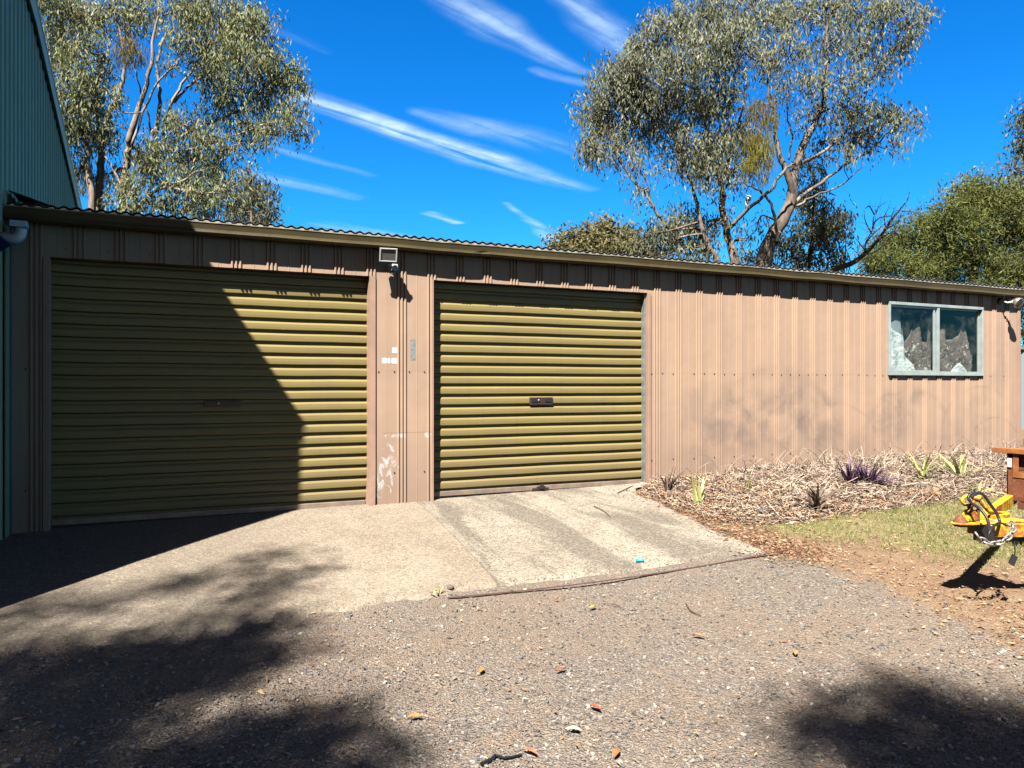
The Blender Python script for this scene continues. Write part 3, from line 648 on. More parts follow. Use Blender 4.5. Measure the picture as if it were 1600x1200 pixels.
# gutter
GP = [(-.015, 2.735), (-.015, 2.652), (-.085, 2.645), (-.098, 2.645), (-.112, 2.652), (-.118, 2.664), (-.112, 2.676), (-.108, 2.69), (-.112, 2.72), (-.116, 2.742), (-.109, 2.744), (-.105, 2.70), (-.10, 2.665), (-.022, 2.668), (-.020, 2.735)]
NX = 150; X = np.linspace(XL-.03, XR+.03, NX); sag = np.interp(X, np.linspace(XL, XR, 26), rng.normal(0, .0035, 26)); dn = np.interp(X, np.linspace(XL, XR, 60), rng.normal(0, .002, 60))
def dent(x, c, w_): return np.exp(-((x-c)/w_)**2)
sag = sag - .004*np.exp(-((X-3.4)/.06)**2)
gp = np.array(GP); K = len(gp)
V_ = np.concatenate([np.stack([np.full(K, X[i]), gp[:, 0]+dn[i]*(gp[:, 0] < -.08)+.012*dent(X[i], 3.52, .04)*(gp[:, 1] < 2.68), gp[:, 1]+sag[i]], 1) for i in range(NX)])
ii, jj = np.meshgrid(np.arange(K), np.arange(NX-1)); a = (jj*K+ii).ravel(); b = (jj*K+(ii+1) % K).ravel()
gut = arr_mesh('gutter', V_, np.stack([a, b, b+K, a+K], 1), M['gutter'], shed)
V_ = []; lp = [(-.119, 2.740), (-.119, 2.7475), (-.106, 2.7475), (-.106, 2.740)]
for i in range(NX):
    for y, z in lp: V_.append((X[i], y+dn[i], z+sag[i]))
ii, jj = np.meshgrid(np.arange(4), np.arange(NX-1)); a = (jj*4+ii).ravel(); b = (jj*4+(ii+1) % 4).ravel()
lipo = arr_mesh('rolled_lip', np.array(V_), np.stack([a, b, b+4, a+4], 1), M['lip'], gut)
MB().box(XR+.028, XR+.033, -.118, -.015, 2.645, 2.745).build('stop_end', M['gutter'], gut)
m = MB(); m.box(XL-.02, XR, -.014, .0, 2.66, 2.755); m.build('fascia', M['dark'], shed)
# window
wroot = bpy.data.objects.new('window', None); wroot.location = Vector((10.02, 0, 1.546))-Vector(wloc(shed)); link(wroot, shed); wroot['label'] = 'sliding window in pale aluminium frame'
x0, x1, z0, z1 = WN; f = .026
m = MB(); m.box(x0, x1, -.03, .05, z1-f-.012, z1); m.box(x0, x1, -.034, .05, z0, z0+f+.01); m.box(x0, x0+f, -.03, .05, z0+f+.01, z1-f-.012); m.box(x1-f, x1, -.03, .05, z0+f+.01, z1-f-.012)
m.build('frame', M['alu'], wroot, bevel=.004)
xm = 10.03
m = MB(); m.box(xm-.022, xm+.022, -.024, .03, z0+f+.01, z1-f-.012)
m.box(x0+f, xm-.028, -.012, .012, z0+f+.01, z0+f+.04); m.box(x0+f, xm-.028, -.012, .012, z1-f-.04, z1-f-.012); m.box(x0+f, x0+f+.022, -.012, .012, z0+f+.04, z1-f-.04); m.box(xm-.075, xm-.05, -.010, .012, z0+f+.04, z1-f-.04)
m.build('sliding_sash', M['alu'], wroot, bevel=.003)
m = MB(); m.box(xm+.028, x1-f, .012, .034, z0+f+.01, z0+f+.03); m.box(xm+.028, x1-f, .012, .034, z1-f-.032, z1-f-.012); m.box(x1-f-.03, x1-f, .012, .034, z0+f+.03, z1-f-.032); m.build('fixed_sash', M['alu'], wroot, bevel=.003)
MB().box(x0+f+.022, xm-.05, -.001, .003, z0+f+.04, z1-f-.04).build('pane', M['glass'], wroot)
MB().box(xm+.028, x1-f-.03, .021, .025, z0+f+.03, z1-f-.032).build('pane', M['glass'], wroot)
m = MB()
for x in np.linspace(x0+.12, x1-.1, 6): m = MB(); m.lathe((x, -.030, z1-.012), (0, -1, 0), [(0, .006), (.003, .004), (.0032, 0)], 8); m.build('screw', M['screw'], wroot)
# what hangs behind the glass
def drape(name, label, cat, mt, poly_fn, xa, xb, y, za, folds, amp, seed, nx=70, nz=34):
    U = np.linspace(xa, xb, nx); V_ = []; 
    tops = np.array([poly_fn(u) for u in U])
    for j in range(nz):
        t = j/(nz-1); z = za+(tops-za)*t
        yy = y+amp*np.sin(U*folds+3*t+seed)+amp*1.2*(fbm(U*9, z*9, seed)-.47)*2
        V_.append(np.stack([U, yy, z], 1))
    V_ = np.concatenate(V_); ii, jj = np.meshgrid(np.arange(nx-1), np.arange(nz-1)); q = (jj*nx+ii).ravel()
    o = arr_mesh(name, V_, np.stack([q, q+1, q+nx+1, q+nx], 1), mt, smooth=True); tag(o, label, cat)
    sdm = o.modifiers.new('thickness', 'SOLIDIFY'); sdm.thickness = .003; return o
def t_white(u): return np.interp(u, [9.10, 9.30, 9.46, 9.50, 9.62, 9.72], [2.22, 2.12, 2.05, 1.80, 1.70, 1.58])
drape('plastic_sheet', 'white crumpled plastic sheet behind the left pane of the shed window', 'sheet', M['cloth'], t_white, 9.1, 9.75, .055, 1.56, 30, .008, 2)
drape('roller_blind', 'grey translucent blind behind top left corner of the shed window', 'blind', mat('grey_blind', (.30, .34, .36), .7), lambda u: 2.47, 9.12, 9.44, .075, 1.9, 22, .006, 4)
def t_brown(u): return np.interp(u, [9.42, 9.49, 9.52, 9.54, 9.56, 9.80, 9.86, 9.88, 9.98, 10.02, 10.06, 10.14, 10.17, 10.26, 10.31, 10.34, 10.36, 10.5, 10.62, 10.70, 10.74, 10.80], [1.95, 2.12, 2.22, 2.2, 1.98, 2.24, 2.28, 2.0, 1.98, 2.2, 2.28, 2.26, 2.02, 2.2, 2.26, 2.2, 2.03, 2.04, 2.1, 2.28, 2.26, 2.0])
drape('brown_curtain', 'brown curtain with ragged pointed top hanging behind the shed window', 'curtain', M['curtain'], t_brown, 9.40, 10.82, .115, 1.5, 38, .01, 6, 160)
def t_junk(u): return 1.90+.22*(fbm(np.array(u*11.), np.array(.5), 4)-.47)*2
drape('crumpled_paper', 'brown stained crumpled paper piled behind the lower half of window', 'paper', M['junk'], t_junk, 9.50, 10.84, .085, 1.56, 25, .012, 8, 140)
def t_w2(u): return np.interp(u, [10.38, 10.5, 10.56, 10.72], [1.60, 1.69, 1.72, 1.60])
drape('white_paper', 'bright white paper on the sill inside the right window pane', 'paper', M['cloth'], t_w2, 10.37, 10.72, .06, 1.56, 20, .008, 3, 30, 10)
m = MB(); m.box(XL+.1, XR-.1, 1.2, 1.23, .3, 2.6); m.build('partition_wall', M['inside'], shed)

# ------------------------------------------------------------------ green building
gb = thing('green_shed', 'tall teal green steel clad building rising at the left edge of the photo', 'building', (-2.5, 2, .2))
GX = -.292
def rz(y): return float(np.interp(y, [-2.2, -1.39, -.5, 1.30, 5.83, 7], [5.345, 5.146, 5.03, 4.907, 4.0, 3.78]))-.077
ya, yb = -2.05, 6.4
m = MB(); ysn = []; y = ya
while y < yb:
    ysn += [(y, 0), (y+.135, 0), (y+.145, .014), (y+.168, .014), (y+.178, 0)]; 
    ysn += [(y+.065, 0), (y+.069, .003), (y+.073, 0)]
    y += .19
ysn.sort()
for (y0, d0), (y1, d1) in zip(ysn[:-1], ysn[1:]):
    m.add([(GX+d0, y0, .1), (GX+d1, y1, .1), (GX+d1, y1, rz(y1)), (GX+d0, y0, rz(y0))], [(0, 1, 2, 3)])
m.build('wall', M['green'], gb)
m = MB(); m.box(GX-5, GX+.016, ya-.03, ya-.01, .1, rz(ya)); m.build('wall', M['green'], gb)
yr = [ya, -1.39, -.5, 1.30, 5.83, yb]
def rake(lo, hi, x0, x1, e=0.):
    ys_ = [ya-e]+yr[1:-1]+[yb+e]; return MB().prism([(y, rz(y)+lo) for y in ys_]+[(y, rz(y)+hi) for y in ys_[::-1]], x0, x1)
MB().prism([(yb, .1)]+[(y, rz(y)-.02) for y in yr[::-1]]+[(ya, .1)], GX-5, GX-.03).build('core', M['inside'], gb)
rake(-.12, .05, GX+.018, GX+.045, .03).build('barge_flashing', M['greentrim'], gb, bevel=.005)
rake(.051, .077, GX-5.05, GX+.05, .05).build('roof', M['greentrim'], gb, bevel=.004)
m = MB(); m.box(GX+.017, GX+.035, -.12, .0, .2, 2.6); m.build('corner_flashing', M['green'], gb, bevel=.003)
m = MB()
yy = np.linspace(-.02, 1.0, 9); zz_ = 2.80+.06*yy+rng.normal(0, .006, 9)
for a in range(8):
    m.add([(GX+.02, yy[a], zz_[a]+.09), (GX+.02, yy[a+1], zz_[a+1]+.09), (GX+.30, yy[a+1], zz_[a+1]+.0), (GX+.30, yy[a], zz_[a]+.0)], [(0, 1, 2, 3)])
m.build('apron_flashing', M['greentrim'], gb)
# blue board on the green wall
bb = thing('blue_board', 'dark blue board corner on the green wall left of the white pipe elbow', 'board', (GX+.06, -.30, 2.28))
m = MB(); c = at(-16, 381, 5.55); RTv = RT
q_ = [c+RT*dx+np.array([0, 0, dz]) for dx, dz in ((-.15, 0), (0, -.10), (.155, -.005), (0, .12))]
nrm = FW*.012
m.add([v-nrm for v in q_]+[v+nrm for v in q_], [(0, 1, 2, 3), (7, 6, 5, 4), (0, 4, 5, 1), (1, 5, 6, 2), (2, 6, 7, 3), (3, 7, 4, 0)])
m.build('panel', M['blue'], bb, bevel=.002)
m = MB(); pts_ = [at(-6+4*math.sin(t*2.2), 400+t*7, 5.56) for t in np.linspace(0, 4, 30)]; m.tube(pts_, .003, 6); m.build('loose_wire', M['dark'], bb)
# gutter outlet elbow
el = thing('pipe_elbow', 'white plastic drainpipe elbow below the gutter end', 'pipe', at(30, 352, 5.62))
c = at(30, 352, 5.62)
m = MB(); m.box(c[0]-.055, c[0]+.055, c[1]-.05, c[1]+.05, c[2]-.02, c[2]+.028); m.build('collar', M['white'], el, bevel=.005)
pth = []; a0 = c+np.array([.01, 0, -.02]); d_ = -RT*.95-FW*.3; d_ /= np.linalg.norm(d_)
pth.append(a0); pth.append(a0+np.array([0, 0, -.02]))
for t in np.linspace(0, PI/2*.9, 8): pth.append(a0+np.array([0, 0, -.025])+d_*(.06*(1-math.cos(t)))+np.array([0, 0, -.06*math.sin(t)]))
pth.append(pth[-1]+d_*.10+np.array([0, 0, .012]))
m = MB(); m.tube(pth, [.041, .041]+[.041]*8+[.043], 18); m.build('bend', M['white'], el, True)

# ------------------------------------------------------------------ lamps on the wall
fl = thing('floodlight', 'grey square floodlight under the gutter above the pier between the doors', 'floodlight', (2.69, 0, 2.50))
m = MB(); m.box(2.675, 2.73, -.045, -.014, 2.46, 2.52); m.lathe((2.70, -.045, 2.485), (0, -1, 0), [(0, .025), (.02, .022), (.024, .0)], 14); m.build('junction_box', M['lampbody'], fl, bevel=.004)
m = MB(); m.tube([(2.70, -.07, 2.475), (2.68, -.10, 2.455), (2.63, -.11, 2.50), (2.61, -.12, 2.54)], .012, 10); m.tube([(2.70, -.08, 2.46), (2.67, -.10, 2.41), (2.64, -.09, 2.43), (2.61, -.12, 2.52)], .005, 6); m.build('arm', M['lampbody'], fl, True)
hc = np.array([2.605, -.17, 2.575]); d_ = np.array([-.12, -.9, -.30]); d_ /= np.linalg.norm(d_); r_ = np.cross(d_, (0, 0, 1)); r_ /= np.linalg.norm(r_); u_ = np.cross(r_, d_)
def fbox(m, w0, h0, w1, h1, d0, d1):
    vs = [hc+d_*d0+r_*a*w0+u_*b*h0 for a, b in ((-1, -1), (1, -1), (1, 1), (-1, 1))]+[hc+d_*d1+r_*a*w1+u_*b*h1 for a, b in ((-1, -1), (1, -1), (1, 1), (-1, 1))]
    m.add(vs, [(0, 1, 2, 3), (7, 6, 5, 4), (0, 4, 5, 1), (1, 5, 6, 2), (2, 6, 7, 3), (3, 7, 4, 0)])
m = MB(); fbox(m, .05, .035, .068, .052, -.07, -.005); m.build('housing', M['lampbody'], fl, bevel=.004)
m = MB()
for (a0_, a1_, b0_, b1_) in ((-.078, .078, .05, .060), (-.078, .078, -.060, -.05), (-.078, -.066, -.05, .05), (.066, .078, -.05, .05)):
    vs = [hc+d_*k+r_*a+u_*b for k in (-.004, .012) for a, b in ((a0_, b0_), (a1_, b0_), (a1_, b1_), (a0_, b1_))]
    m.add(vs, [(0, 1, 2, 3), (7, 6, 5, 4), (0, 4, 5, 1), (1, 5, 6, 2), (2, 6, 7, 3), (3, 7, 4, 0)])
m.build('bezel', M['lampbody'], fl, bevel=.002)
m = MB(); fbox(m, .0655, .0495, .0655, .0495, -.002, .004); m.build('lens', M['lampglass'], fl)
m = MB(); m.lathe(hc+u_*.062, u_, [(0, .006), (.01, .005), (.011, 0)], 8); m.build('clip', M['screw'], fl)
rl = thing('spotlight', 'round clear glass lamp with wire guard near right end of the wall', 'lamp', (11.5, 0, 2.5))
m = MB(); m.lathe((11.30, 0, 2.58), (0, -1, 0), [(0, .045), (.04, .045), (.05, .03), (.051, 0)], 16); m.build('junction_box', M['dark'], rl, True)
m = MB(); m.tube([(11.30, -.04, 2.58), (11.32, -.10, 2.55), (11.36, -.16, 2.56)], [.014, .012, .02], 10); m.build('arm', M['lampbody'], rl, True)
m = MB(); ld = np.array([-.05, -.85, -.40]); m.lathe((11.37, -.14, 2.575), ld, [(0, .02), (.03, .028), (.045, .06), (.075, .072), (.105, .073), (.11, .066)], 22); m.build('reflector', M['chain'], rl, True)
m = MB(); m.lathe((11.37, -.14, 2.575), ld, [(.104, .068), (.118, .055), (.126, .03), (.129, 0)], 22); m.build('lens', M['clear'], rl, True)
m = MB(); pts_ = [(11.30+.0, -.05, 2.60)]+[(11.40-.11*math.cos(t), -.07-.03*math.sin(t), 2.61+.07*math.sin(t)) for t in np.linspace(.3, PI-.2, 14)]; m.tube(pts_, .0035, 6); m.build('cable', M['galv'], rl, True)

# ------------------------------------------------------------------ leaves and trees
def leaf_arrays(C, n, sig, L, Wd, droop, rnd, seed, up=False):
    """C (K,3) spray centres; n leaves each; one long rhomb per leaf"""
    r = np.random.default_rng(seed); K = len(C); N = K*n
    P_ = np.repeat(C, n, 0)+r.normal(0, 1, (N, 3))*np.array([sig, sig, sig*1.25])
    d = r.normal(0, rnd, (N, 3)); d[:, 2] += (1 if up else -1)*droop
    d /= np.linalg.norm(d, axis=1)[:, None]
    s_ = np.cross(d, r.normal(0, 1, (N, 3))); s_ /= np.linalg.norm(s_, axis=1)[:, None]
    l = L*r.uniform(.6, 1.35, N)[:, None]; w_ = Wd*r.uniform(.7, 1.3, N)[:, None]
    bend = r.normal(0, .12, (N, 3))*l
    return np.stack([P_, P_+d*l*.42+s_*w_*.5, P_+d*l+bend, P_+d*l*.42-s_*w_*.5], 1).reshape(-1, 3)
def leaves_obj(name, Vs, mt, parent=None):
    V_ = np.concatenate(Vs); F_ = np.arange(len(V_)).reshape(-1, 4); return arr_mesh(name, V_, F_, mt, parent)
def cluster_pts(c, r3, K, seed, shell=.45):
    r = np.random.default_rng(seed); v = r.normal(0, 1, (K, 3)); v /= np.linalg.norm(v, axis=1)[:, None]
    rad = (shell+(1-shell)*r.random(K)**.7)*(1+.22*r.normal(0, 1, K))
    return c+v*rad[:, None]*r3
def curve(pts_, sub=4):
    p = [np.array(q, float) for q in pts_]; out = []
    for i in range(len(p)-1):
        a, b, c, d = p[max(i-1, 0)], p[i], p[i+1], p[min(i+2, len(p)-1)]
        for k in range(sub):
            t = k/sub; out.append(.5*((2*b)+(-a+c)*t+(2*a-5*b+4*c-d)*t*t+(-a+3*b-3*c+d)*t**3))
    out.append(p[-1]); return out
def tree(name, label, cat, base, depth, limbs, clusters, leafm, barkm, group=None, L=.10, Wd=.020, dens=1., sig=.10, n=26, droop=1.5, rnd=.75,
         up=False, depthk=1.0, twigs=True, seed=1, twigr=.012, trunkname='trunk'):
    """limbs: lists of (px, py, radius in m, depth offset); clusters: (px, py, rx, ry, density, depth offset) all in the tree's own plane"""
    root = thing(name, label, cat, base, group); r = np.random.default_rng(seed); sk = []
    for i, lb in enumerate(limbs):
        P_ = curve([at(q[0], q[1], depth+q[3]) for q in lb], 5); rr = curve([(q[2], 0, 0) for q in lb], 5)
        P_ = [p+r.normal(0, .012, 3) for p in P_]; rr = [q*.74 for q in rr]
        if i == 0: P_ = [np.array([P_[0][0]+.1, P_[0][1], float(gh(P_[0][0], P_[0][1]))-.1])]+P_; rr = [np.array([rr[0][0]*1.35, 0, 0])]+rr
        m = MB(); m.tube(P_, [float(q[0]) for q in rr], 9); m.build(trunkname if i == 0 else 'branch', barkm, root, True)
        sk += [(p, float(q[0])) for p, q in zip(P_, rr)]
    SKP = np.array([p for p, _ in sk]) if sk else None; tw = MB(); Vs = []
    for ci, cl_ in enumerate(clusters):
        px, py, rx, ry, de = cl_[:5]; dz = cl_[5] if len(cl_) > 5 else r.normal(0, 1)*.45*depthk
        c = at(px, py, depth+dz); k = depth/1200; r3 = np.array([rx*k, rx*k*1.05*depthk, ry*k])
        K = max(3, int(de*dens*(rx*ry)/55)); C = cluster_pts(c, r3*.86, K, seed*97+ci)
        Vs.append(leaf_arrays(C, n, sig, L, Wd, droop, rnd, seed*31+ci, up))
        if twigs and SKP is not None:
            below = SKP[:, 2] < c[2]+.2; D_ = np.linalg.norm(SKP-c, axis=1)+np.where(below, 0, 2); j = int(np.argmin(D_)); a = SKP[j]; R0 = min(sk[j][1]*.6, .035)
            mid = (a+c)/2+r.normal(0, .12, 3)+np.array([0, 0, -.08]); tw.tube(curve([a, mid, c], 4), list(np.linspace(R0, .012, 9)), 5, False)
            for q in r.choice(K, min(K, 9), replace=False):
                e_ = C[q]; mid = (c+e_)/2+r.normal(0, .06, 3)+np.array([0, 0, .05]); tw.tube(curve([mid*0+c+(a-c)*r.uniform(0, .3), mid, e_], 3), list(np.linspace(twigr, .004, 7)), 4, False)
    if tw.v: tw.build('twigs', barkm, root, True)
    leaves_obj('crown', Vs, leafm, root); return root

Z1 = 17.0
tree('gum_tree', 'tall grey-green gum tree with bare leaning trunk rising behind the middle of the shed', 'tree', G(1190, 640)*0+at(1190, 660, Z1), Z1,
 [[(1178, 520, .26, 0), (1190, 430, .24, 0), (1200, 385, .22, 0), (1222, 345, .19, 0), (1236, 315, .16, 0), (1238, 290, .13, 0), (1250, 240, .12, .1), (1268, 200, .10, .2), (1285, 160, .08, .2), (1292, 110, .06, .3), (1290, 60, .045, .3), (1300, 10, .03, .3)],
  [(1150, 480, .15, .1), (1148, 410, .145, .1), (1138, 370, .11, .1), (1130, 340, .10, .1), (1128, 300, .08, 0), (1120, 270, .06, 0), (1105, 210, .04, 0), (1090, 140, .025, 0)],
  [(1120, 430, .10, -.3), (1120, 405, .10, -.3), (1104, 380, .085, -.3), (1093, 340, .06, -.3), (1085, 300, .05, -.3), (1060, 240, .035, -.4), (1040, 180, .02, -.4)],
  [(1236, 325, .11, .1), (1236, 290, .10, -.1), (1222, 250, .085, -.2), (1212, 215, .065, -.2), (1210, 180, .055, -.2), (1200, 140, .04, -.2), (1205, 90, .03, -.2), (1235, 40, .02, -.2)],
  [(1236, 322, .06, 0), (1262, 300, .05, .2), (1300, 272, .042, .4), (1330, 252, .035, .5), (1360, 235, .028, .5), (1395, 200, .018, .5)],
  [(1245, 322, .04, 0), (1275, 305, .03, .2), (1310, 292, .025, .2), (1345, 262, .015, .2)],
  [(1136, 360, .06, 0), (1165, 330, .055, -.3), (1195, 305, .05, -.5), (1225, 268, .042, -.6), (1240, 255, .03, -.6)],
  [(1215, 380, .05, -.2), (1212, 345, .045, -.4), (1196, 305, .035, -.5), (1170, 290, .02, -.5), (1150, 283, .012, -.5)],
  [(1240, 260, .05, .1), (1290, 235, .045, .1), (1330, 195, .035, .1), (1350, 150, .025, .1), (1380, 90, .018, .1)],
  [(1232, 250, .03, 0), (1238, 215, .028, 0), (1230, 180, .02, 0), (1235, 120, .014, 0)],
  [(1031, 340, .045, -.2), (1010, 305, .04, -.2), (985, 275, .035, -.2), (965, 245, .025, -.2), (950, 200, .018, -.2)],
  [(1018, 325, .03, .1), (1012, 290, .025, .1), (1000, 265, .02, .1), (985, 220, .012, .1)],
  [(1128, 330, .05, 0), (1128, 290, .045, .2), (1150, 210, .035, .3), (1165, 140, .025, .3), (1170, 60, .02, .3)]],
 [(932, 185, 42, 44, 1), (955, 130, 42, 34, 1), (925, 235, 30, 30, .8), (985, 110, 40, 38, 1), (1010, 70, 42, 34, .9), (1050, 40, 44, 34, 1), (1100, 25, 48, 34, 1), (1150, 20, 44, 32, .9),
  (975, 175, 44, 44, 1), (1020, 140, 48, 44, 1), (1065, 95, 46, 40, 1), (1110, 80, 46, 40, .9), (1150, 70, 42, 42, .8), (1025, 200, 44, 40, 1), (1075, 165, 46, 44, 1), (1120, 150, 44, 46, 1),
  (965, 225, 38, 34, .7), (1080, 225, 40, 40, 1), (1125, 215, 38, 46, 1), (1105, 268, 36, 30, .9), (1145, 270, 34, 30, .8), (1060, 265, 26, 26, .5), (990, 262, 26, 26, .4), (1000, 300, 16, 26, .35),
  (1195, 30, 44, 30, .9), (1240, 15, 44, 28, .9), (1290, 12, 44, 28, .9), (1340, 15, 42, 28, .9), (1385, 15, 36, 26, .9), (1420, 35, 26, 28, .9), (1412, 70, 24, 24, .8), (1440, 25, 14, 20, .6),
  (1190, 90, 36, 34, .7), (1240, 75, 36, 34, .6), (1300, 65, 38, 32, .7), (1350, 70, 38, 32, .8), (1225, 140, 28, 32, .4), (1270, 125, 32, 32, .6), (1320, 120, 36, 30, .7), (1370, 105, 28, 26, .6),
  (1275, 180, 32, 30, .5), (1330, 175, 38, 28, .9), (1370, 185, 34, 22, 1), (1405, 185, 26, 18, .9), (1435, 180, 14, 16, .6), (1345, 215, 34, 20, .9), (1300, 220, 30, 24, .6), (1395, 222, 20, 15, .7),
  (1330, 245, 24, 20, .45), (1020, 358, 26, 24, .9), (1050, 352, 34, 30, .9), (1085, 360, 36, 34, 1), (1045, 385, 34, 22, 1), (1095, 390, 34, 22, .9), (1125, 345, 18, 24, .4), (1160, 375, 22, 24, .4), (1030, 402, 22, 14, .8), (1000, 372, 16, 14, .6), (1165, 215, 26, 50, .8), (1185, 345, 16, 14, .35), (985, 35+60, 26, 20, .6)],
 M['gumleaf'], M['bark'], dens=1.3, sig=.12, seed=5, L=.13, Wd=.031, n=36, rnd=.6)
o = MB(); c = at(1167, 314, Z1-.3); o.lathe(c-np.array([0, 0, .02]), (.3, -.2, 1), [(0, .03), (.05, .065), (.11, .06), (.14, .03), (.145, 0)], 12)
tr = [q for q in bpy.data.objects if q.name == 'gum_tree'][0]
o.tube([c+np.array([0, 0, -.2]), c], [.03, .035], 8); o2 = o.build('broken_stub', mat('pale_broken_wood', (.75, .66, .5), .8), tr, True)

# darker gum behind it
tree('gum_tree', 'smaller dark green gum tree close behind the trunk of the tall gum', 'tree', at(1285, 640, 20), 20,
 [[(1262, 500, .09, 0), (1262, 420, .08, 0), (1268, 380, .07, 0), (1272, 320, .05, 0), (1270, 270, .03, 0)], [(1268, 400, .04, 0), (1285, 360, .035, 0), (1295, 320, .02, 0)], [(1245, 450, .05, 0), (1240, 400, .05, 0), (1215, 375, .03, 0)]],
 [(1262, 262, 24, 22, .8), (1270, 295, 30, 28, 1), (1285, 335, 34, 30, 1.1), (1295, 370, 34, 30, 1.1), (1265, 360, 32, 34, 1.1), (1310, 345, 20, 24, .8), (1230, 385, 34, 24, 1), (1255, 405, 40, 20, 1), (1300, 405, 30, 18, 1), (1195, 400, 26, 16, 1), (1170, 405, 22, 14, .8), (1250, 310, 18, 26, .7)],
 M['gumdark'], M['barkdark'], dens=1.1, sig=.13, seed=8, L=.17, Wd=.042, n=28)
# tall gum at the left
Z2 = 16.5
tree('gum_tree', 'large spreading gum tree with many pale stems beside the green building', 'tree', at(160, 640, Z2), Z2,
 [[(150, 430, .12, 0), (152, 330, .115, 0), (155, 290, .11, 0), (158, 250, .10, 0), (160, 215, .09, 0), (170, 180, .07, 0), (185, 150, .06, 0), (195, 110, .045, 0), (190, 60, .03, 0), (175, 10, .02, 0)],
  [(195, 430, .12, .2), (190, 330, .12, .2), (192, 290, .11, .2), (200, 240, .10, .2), (205, 210, .09, .1), (218, 165, .07, .1), (235, 110, .055, .1), (240, 60, .04, .1), (250, 10, .03, .1)],
  [(140, 420, .09, -.4), (145, 320, .09, -.4), (138, 270, .085, -.4), (135, 230, .07, -.4), (125, 180, .05, -.4), (110, 110, .03, -.4)],
  [(242, 212, .06, .4), (246, 190, .06, .4), (250, 150, .05, .4), (246, 100, .04, .4), (262, 40, .03, .4)],
  [(240, 215, .03, .4), (228, 170, .028, .4), (216, 130, .022, .4), (210, 100, .015, .4)],
  [(205, 330, .07, .1), (225, 315, .065, 0), (240, 300, .045, -.1), (290, 280, .03, -.2)],
  [(255, 212, .05, .3), (262, 180, .05, .3), (280, 140, .04, .3), (310, 95, .032, .3), (340, 60, .024, .3)],
  [(270, 160, .04, .2), (300, 130, .035, .2), (330, 110, .028, .2), (370, 80, .02, .2)],
  [(280, 215, .04, .2), (320, 195, .035, .2), (370, 175, .028, .2), (410, 140, .018, .2)],
  [(290, 235, .035, 0), (340, 220, .03, 0), (385, 205, .022, 0), (430, 190, .015, 0)],
  [(190, 290, .035, -.3), (178, 265, .03, -.3), (165, 245, .024, -.3)],
  [(205, 230, .04, -.1), (240, 140, .03, -.1), (285, 90, .02, -.1)],
  [(165, 225, .04, .3), (150, 150, .03, .3), (175, 60, .02, .3)]],
 [(90, 20, 40, 40, 1), (130, 25, 42, 36, 1), (175, 15, 42, 30, .8), (225, 15, 44, 30, .8), (280, 15, 44, 32, .9), (330, 20, 44, 34, 1), (370, 30, 40, 40, 1), (405, 45, 30, 40, 1), (95, 75, 38, 38, 1), (135, 80, 38, 38, .9),
  (320, 70, 40, 38, 1), (365, 80, 42, 38, 1), (410, 90, 40, 36, 1), (440, 120, 30, 34, 1), (465, 120, 18, 28, .9), (280, 60, 30, 26, .7), (105, 125, 38, 36, 1), (150, 130, 34, 36, .9), (330, 125, 36, 32, .7),
  (375, 140, 40, 36, .9), (420, 155, 36, 34, .9), (455, 175, 26, 34, .9), (470, 205, 12, 20, .5), (110, 175, 34, 34, 1), (150, 180, 36, 36, 1), (180, 160, 20, 24, .6), (120, 220, 32, 28, 1), (160, 215, 30, 30, .8),
  (340, 175, 36, 28, .7), (385, 200, 36, 28, .8), (425, 210, 28, 28, .7), (265, 180, 22, 22, .6), (290, 195, 34, 28, .8), (330, 220, 38, 28, .8), (375, 235, 28, 20, .6), (260, 225, 34, 30, .9), (300, 250, 38, 30, .9),
  (345, 265, 34, 28, .9), (220, 240, 26, 28, .8), (240, 270, 36, 32, 1), (285, 290, 38, 32, 1), (325, 305, 34, 28, 1), (210, 300, 30, 30, .8), (180, 270, 22, 26, .5), (250, 320, 38, 20, 1), (170, 310, 20, 20, .5), (195, 330, 30, 14, .7), (300, 328, 34, 16, .9), (200, 45, 30, 26, .4), (260, 100, 16, 18, .3), (355, 300, 24, 30, .8), (75, -10, 40, 30, 1)],
 M['gumleafl'], M['barkpale'], dens=1.3, sig=.12, seed=13, L=.125, Wd=.031, n=36, rnd=.6)
tree('gum_tree', 'small dark gum tree at the right foot of the large left tree', 'tree', at(395, 640, 21), 21,
 [[(395, 480, .08, 0), (395, 400, .07, 0), (392, 340, .05, 0), (395, 300, .03, 0)], [(394, 370, .03, 0), (410, 330, .02, 0)]],
 [(395, 275, 22, 18, 1), (380, 300, 28, 26, 1.1), (408, 310, 28, 28, 1.1), (420, 335, 20, 22, 1.1), (385, 330, 32, 26, 1.1), (360, 335, 26, 20, 1)],
 M['gumdark'], M['barkdark'], dens=1.2, sig=.13, seed=21, L=.17, Wd=.045, n=28)
# mistletoe
def mistle(label, px, py, rx, ry, z, mt, seed, dens=1.):
    c = at(px, py, z); o = thing('mistletoe', label, 'mistletoe', c); k = z/1200
    r = np.random.default_rng(seed); K = int(rx*ry/16*dens); C = []
    for i in range(K):
        a = r.uniform(0, 2*PI); q = math.sqrt(r.random()); x = math.cos(a)*q*rx*k; y = math.sin(a)*q*rx*k; z_ = r.uniform(-1, .9)*ry*k*math.sqrt(max(0, 1.05-q*q))
        C.append(c+np.array([x, y, z_]))
    V_ = leaf_arrays(np.array(C), 26, .055, .15, .013, 2.2, .5, seed); leaves_obj('foliage', [V_], mt, o)
    m = MB()
    for i in range(6): m.tube(curve([c+np.array([0, 0, ry*k*.6]), c+r.normal(0, .08, 3), C[i]], 3), [.014, .012, .010, .008, .006, .005, .004], 5, False)
    m.build('stem', M['barkdark'], o); return o
mistle('big hanging yellow-green mistletoe clump in the middle of the tall right gum', 1186, 235, 22, 56, Z1-1.2, M['mist'], 3)
